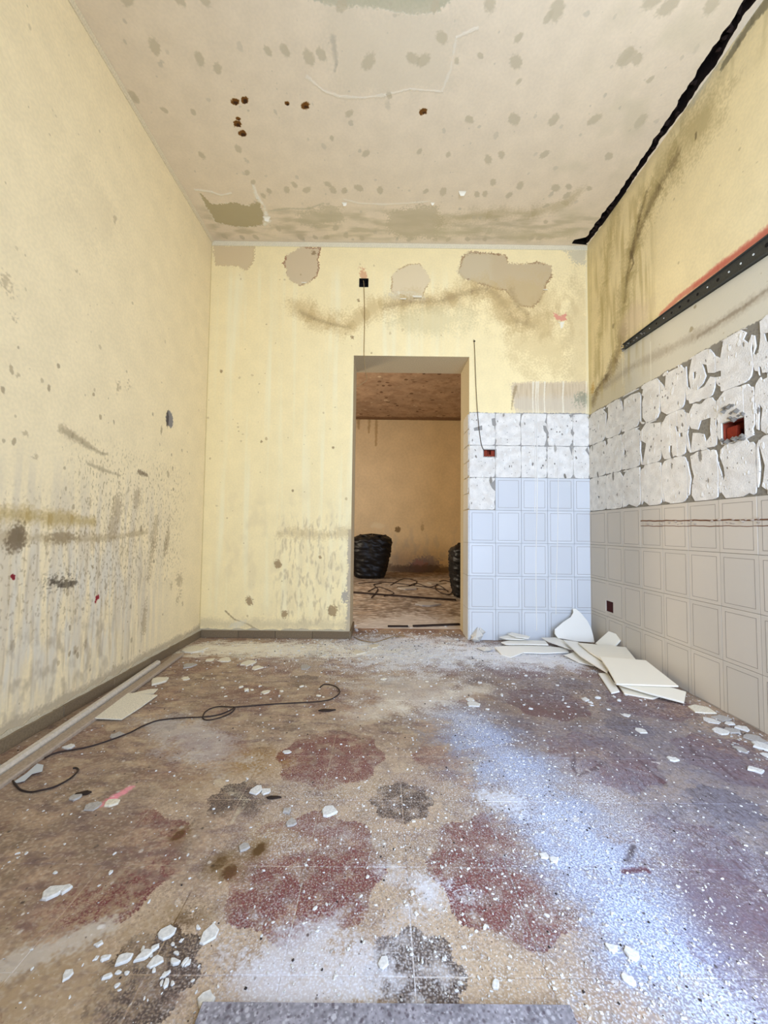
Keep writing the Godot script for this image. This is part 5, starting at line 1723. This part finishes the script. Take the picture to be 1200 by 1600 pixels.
		tag(o, q[5], "plaster chip" if q[4] != 3 else "splinter", "plaster chips on the floor" if q[4] != 3 else "splinters on the floor")
	# lesser chips, alike, by where they lie
	var fields := [
		["small white plaster chip strewn over the patterned middle of the floor", "small chips in the middle", 42, [470, 1250, 860, 1500], 0.0035, 0.0085, 0],
		["small pale chip scattered on the brown dirt near the cream wall", "small chips by the cream wall", 22, [20, 1200, 400, 1520], 0.0035, 0.008, 0],
		["little white chip among the shard group on the near dark rosette", "chips of the shard group", 22, [150, 1470, 300, 1545], 0.005, 0.012, 0],
		["cream chip in the dust before the low skirting and the doorway", "chips before the skirting", 52, [300, 1008, 720, 1090], 0.006, 0.019, 2],
		["white crumb of plaster on the dusty sill of the doorway", "crumbs on the doorway sill", 28, [550, 978, 735, 1012], 0.007, 0.020, 0],
		["white chip in the white dust around the heap of slabs", "chips around the heap", 42, [730, 1012, 1040, 1110], 0.006, 0.018, 0],
		["small chip in the rubble line at the foot of the side wall", "chips at the side wall", 20, [1090, 1115, 1200, 1200], 0.005, 0.013, 1],
		["tiny white chip on the cool grey floor beyond the spill", "chips on the grey floor", 20, [930, 1140, 1200, 1420], 0.0035, 0.008, 0]]
	var variants := []
	for k in 5:
		variants.append([chip_mesh(200 + k, 0.45, M.chip), chip_mesh(200 + k, 0.5, M.chip_grey), chip_mesh(200 + k, 0.4, M.chip_cream)])
	for f in fields:
		for k in f[2]:
			var px := rg.randf_range(f[3][0], f[3][2])
			var py := rg.randf_range(f[3][1], f[3][3])
			if f[6] == 1:
				py = lerpf(1118, 1178, (px - 1090) / 110.0) + rg.randf_range(0, 26)
			var p := pf(px, py)
			if p.x > XR - 0.02 or p.y < ZB + 0.05 and p.x < DOOR.position.x:
				continue
			var o := put("plaster_chip", variants[k % 5][f[6] if rg.randf() > 0.2 else 0])
			o.position = Vector3(p.x, 0.0004, p.y)
			o.rotation.y = rg.randf() * TAU
			o.scale = Vector3.ONE * lerpf(f[4], f[5], rg.randf() * rg.randf())
			tag(o, f[0], "plaster chip", f[1])

# ---------------------------------------------------------------- the room beyond the doorway
func bag(called: String, at: Vector3, w: float, h: float, d: float, s: int, label: String) -> void:
	var b := base(called, at)
	tag(b, label, "garbage bag", "black rubbish bags in the room beyond")
	var fn := FastNoiseLite.new()
	fn.seed = s
	fn.frequency = 3.2
	fn.fractal_type = FastNoiseLite.FRACTAL_RIDGED
	fn.fractal_octaves = 3
	var rows := 34
	var cols := 48
	var pts := []
	for i in rows + 1:
		var v := float(i) / rows
		var line := []
		for j in cols:
			var ang := TAU * j / cols
			# squat sack: narrower foot, swollen top, folded-in mouth
			var y := h * v
			var rad := 0.80 + 0.2 * smoothstep(0.0, 0.75, v)
			if v > 0.86: rad *= sqrt(maxf(0.0, 1.0 - pow((v - 0.86) / 0.14, 2.0))) * 0.9 + 0.1 * (1.0 - v) / 0.14
			if v < 0.06: rad *= 0.72 + 0.28 * sqrt(v / 0.06)
			var c := cos(ang)
			var sn := sin(ang)
			var sq := pow(pow(absf(c), 3.4) + pow(absf(sn), 3.4), -1.0 / 3.4)
			var dir := Vector3(c, 0, sn)
			var wr := fn.get_noise_3d(c * 0.5 + s, v * 3.4, sn * 0.5)
			var folds := fn.get_noise_3d(c * 0.25, v * 9.0 + s, sn * 0.25)
			var k := rad * sq * (1.0 + 0.13 * wr + 0.06 * folds * smoothstep(0.0, 0.3, v))
			line.append(Vector3(dir.x * k * w * 0.5 + 0.06 * w * v, y + 0.05 * h * fn.get_noise_2d(c * 0.8 + s, sn * 0.8) * smoothstep(0.3, 1.0, v), dir.z * k * d * 0.5))
		pts.append(line)
	var st := new_st()
	for i in rows:
		for j in cols:
			var a: Vector3 = pts[i][j]
			var e: Vector3 = pts[i][(j + 1) % cols]
			var f: Vector3 = pts[i + 1][(j + 1) % cols]
			var g: Vector3 = pts[i + 1][j]
			st.set_smooth_group(0)
			for p in [a, e, f, a, f, g]:
				st.add_vertex(p)
	for end in [0, rows]:
		for j in range(1, cols - 1):
			var tri := [pts[end][0], pts[end][j], pts[end][j + 1]]
			if end == 0: tri.reverse()
			for p in tri:
				st.set_smooth_group(0)
				st.add_vertex(p)
	st.generate_normals()
	put("body", mesh_of(st, M.bag), b)
	# the gathered mouth, folded over
	st = new_st()
	var path := []
	for j in 30:
		var ang := TAU * j / 29.0
		path.append(Vector3(cos(ang) * w * 0.36 + 0.07 * w, h * 0.965 + 0.02 * sin(ang * 5.0 + s), sin(ang) * d * 0.36))
	tube(st, path, 0.022, 7)
	put("mouth", mesh_of(st, M.bag), b)

func make_far_room() -> void:
	bag("garbage_bag", Vector3(-0.22, 0, -7.2), 0.64, 0.74, 0.6, 3, "creased black rubbish bag standing before the tan far wall")
	bag("garbage_bag", Vector3(1.10, 0, -5.15), 0.52, 0.66, 0.5, 8, "black rubbish bag half hidden behind the tiled door reveal")
	var rg := RandomNumberGenerator.new()
	rg.seed = 61
	# battens on the floor
	var bar := func(flat: Array, rad: float, label: String):
		var a := pf(flat[0], flat[1])
		var b := pf(flat[2], flat[3])
		var st := new_st()
		var d := Vector3(b.x - a.x, 0, b.y - a.y)
		var ux := d.normalized()
		slab(st, Vector3(d.length(), rad * 2.0, rad), rad * 0.2, Transform3D(Basis(ux, ux.cross(Vector3.UP) * -1.0, Vector3.UP), Vector3(a.x, 0.0005, a.y)))
		tag(put("batten", mesh_of(st, M.wood_dark)), label, "batten", "dark battens on the floor beyond the doorway")
	bar.call([606,980, 638,980], 0.012, "shorter dark batten lying across the doorway's far edge")
	bar.call([646,980, 719,977], 0.014, "longer dark batten lying across the doorway's far edge by the tiled reveal")
	bar.call([551,927, 642,934], 0.018, "dark batten on the far floor beyond the doorway, on the bag's side")
	bar.call([640,934, 712,939], 0.018, "dark batten on the far floor running to the half-hidden bag")
	# tangled cables before the bags
	var names := ["slack dark cable sprawled on the far floor before the creased bag", "dark cable curling towards the half-hidden bag", "thin dark cable looped in the middle of the far floor", "dark cable lying straight across the far floor", "kinked dark cable end beside the far battens", "dark cable looped against the half-hidden bag"]
	var ways := [[575,925, 590,918, 605,922, 615,928, 600,932], [700,925, 685,915, 670,918, 650,912, 635,918], [610,915, 630,905, 650,908, 645,915, 620,918], [560,912, 600,910, 650,916, 695,922], [580,935, 590,922, 584,914, 596,912], [705,910, 690,908, 680,920, 700,930, 710,920]]
	for k in ways.size():
		var st := new_st()
		var path := []
		for j in ways[k].size() / 2:
			var p := pf(ways[k][2 * j], ways[k][2 * j + 1])
			path.append(Vector3(p.x, 0.007, p.y))
		tube(st, smooth_path(path, 7), 0.006, 6)
		tag(put("cable", mesh_of(st, M.wire)), names[k], "cable")
	for q in [[680,912,"pale sheet of debris on the far floor among the cables"], [640,920,"pale scrap of debris in front of the far cables"], [665,945,"white scrap on the far floor this side of the battens"]]:
		var o := put("debris_scrap", chip_mesh(300 + q[1], 0.1, M.chip_grey))
		var p := pf(q[0], q[1])
		o.position = Vector3(p.x, 0.0005, p.y)
		o.scale = Vector3(0.16, 0.16, 0.2)
		tag(o, q[2], "debris", "scraps on the far floor")

# ---------------------------------------------------------------- crumbs nobody could count
func make_crumbs() -> void:
	var rg := RandomNumberGenerator.new()
	rg.seed = 51
	var fn := FastNoiseLite.new()
	fn.seed = 4
	fn.frequency = 2.5
	fn.fractal_octaves = 3
	var spill := many(pf, [1180,1640, 1080,1520, 1000,1430, 930,1350, 870,1280, 815,1215, 765,1165, 720,1120])
	var sets := [[M.chip, 13000, 0], [M.chip_grey, 3500, 1], [M.dark_crumb, 1800, 2]]
	for s in sets:
		var places: Array[Transform3D] = []
		var tries := 0
		while places.size() < s[1] and tries < 160000:
			tries += 1
			var x := rg.randf_range(XL + 0.03, XR - 0.02)
			var z := -0.45 - 2.95 * pow(rg.randf(), 1.6)
			if z < ZB + 0.02 and (x < DOOR.position.x + 0.02 or x > DOOR.end.x - 0.02):
				continue
			var want := 0.10 + 0.25 * maxf(0.0, fn.get_noise_2d(x * 2.0, z * 2.0))
			var d := 9.0
			for k in spill.size() - 1:
				d = minf(d, Geometry2D.get_closest_point_to_segment(Vector2(x, z), spill[k], spill[k + 1]).distance_to(Vector2(x, z)))
			want += 1.0 * exp(-d * d / 0.02)
			want += 0.45 * exp(-(pow(x - 0.25, 2) / 0.12 + pow(z + 0.95, 2) / 0.16))
			want += 1.0 * exp(-(pow(x - 0.1, 2) / 0.6 + pow(z + 2.85, 2) / 0.12))
			want += 0.4 * exp(-pow(XR - x, 2) / 0.01)
			want += 0.3 * exp(-(pow(x + 0.1, 2) / 0.03 + pow(z + 0.8, 2) / 0.01))
			if x < -0.35: want *= 0.6
			if rg.randf() > want:
				continue
			var r := 0.0008 + 0.0030 * pow(rg.randf(), 3.5)
			if s[2] == 2: r *= 0.9
			r *= 1.0 + 0.45 * maxf(0.0, -z - 1.2)
			places.append(Transform3D(Basis(Vector3.UP, rg.randf() * TAU).scaled(Vector3(r, r * rg.randf_range(0.6, 1.2), r * rg.randf_range(0.7, 1.3))), Vector3(x, 0.0002, z)))
		var mm := MultiMesh.new()
		mm.transform_format = MultiMesh.TRANSFORM_3D
		mm.mesh = chip_mesh(500 + s[2], 0.7, s[0])
		mm.instance_count = places.size()
		for k in places.size():
			mm.set_instance_transform(k, places[k])
		var o := MultiMeshInstance3D.new()
		o.multimesh = mm
		o.name = numbered(["white_crumbs", "grey_crumbs", "dark_crumbs"][s[2]])
		add_child(o)
		tag(o, ["fine white plaster crumbs sprinkled over the dusty tiles", "fine grey mortar crumbs sprinkled over the dusty tiles", "fine dark grit sprinkled over the dusty tiles"][s[2]], "crumbs", "", "stuff")
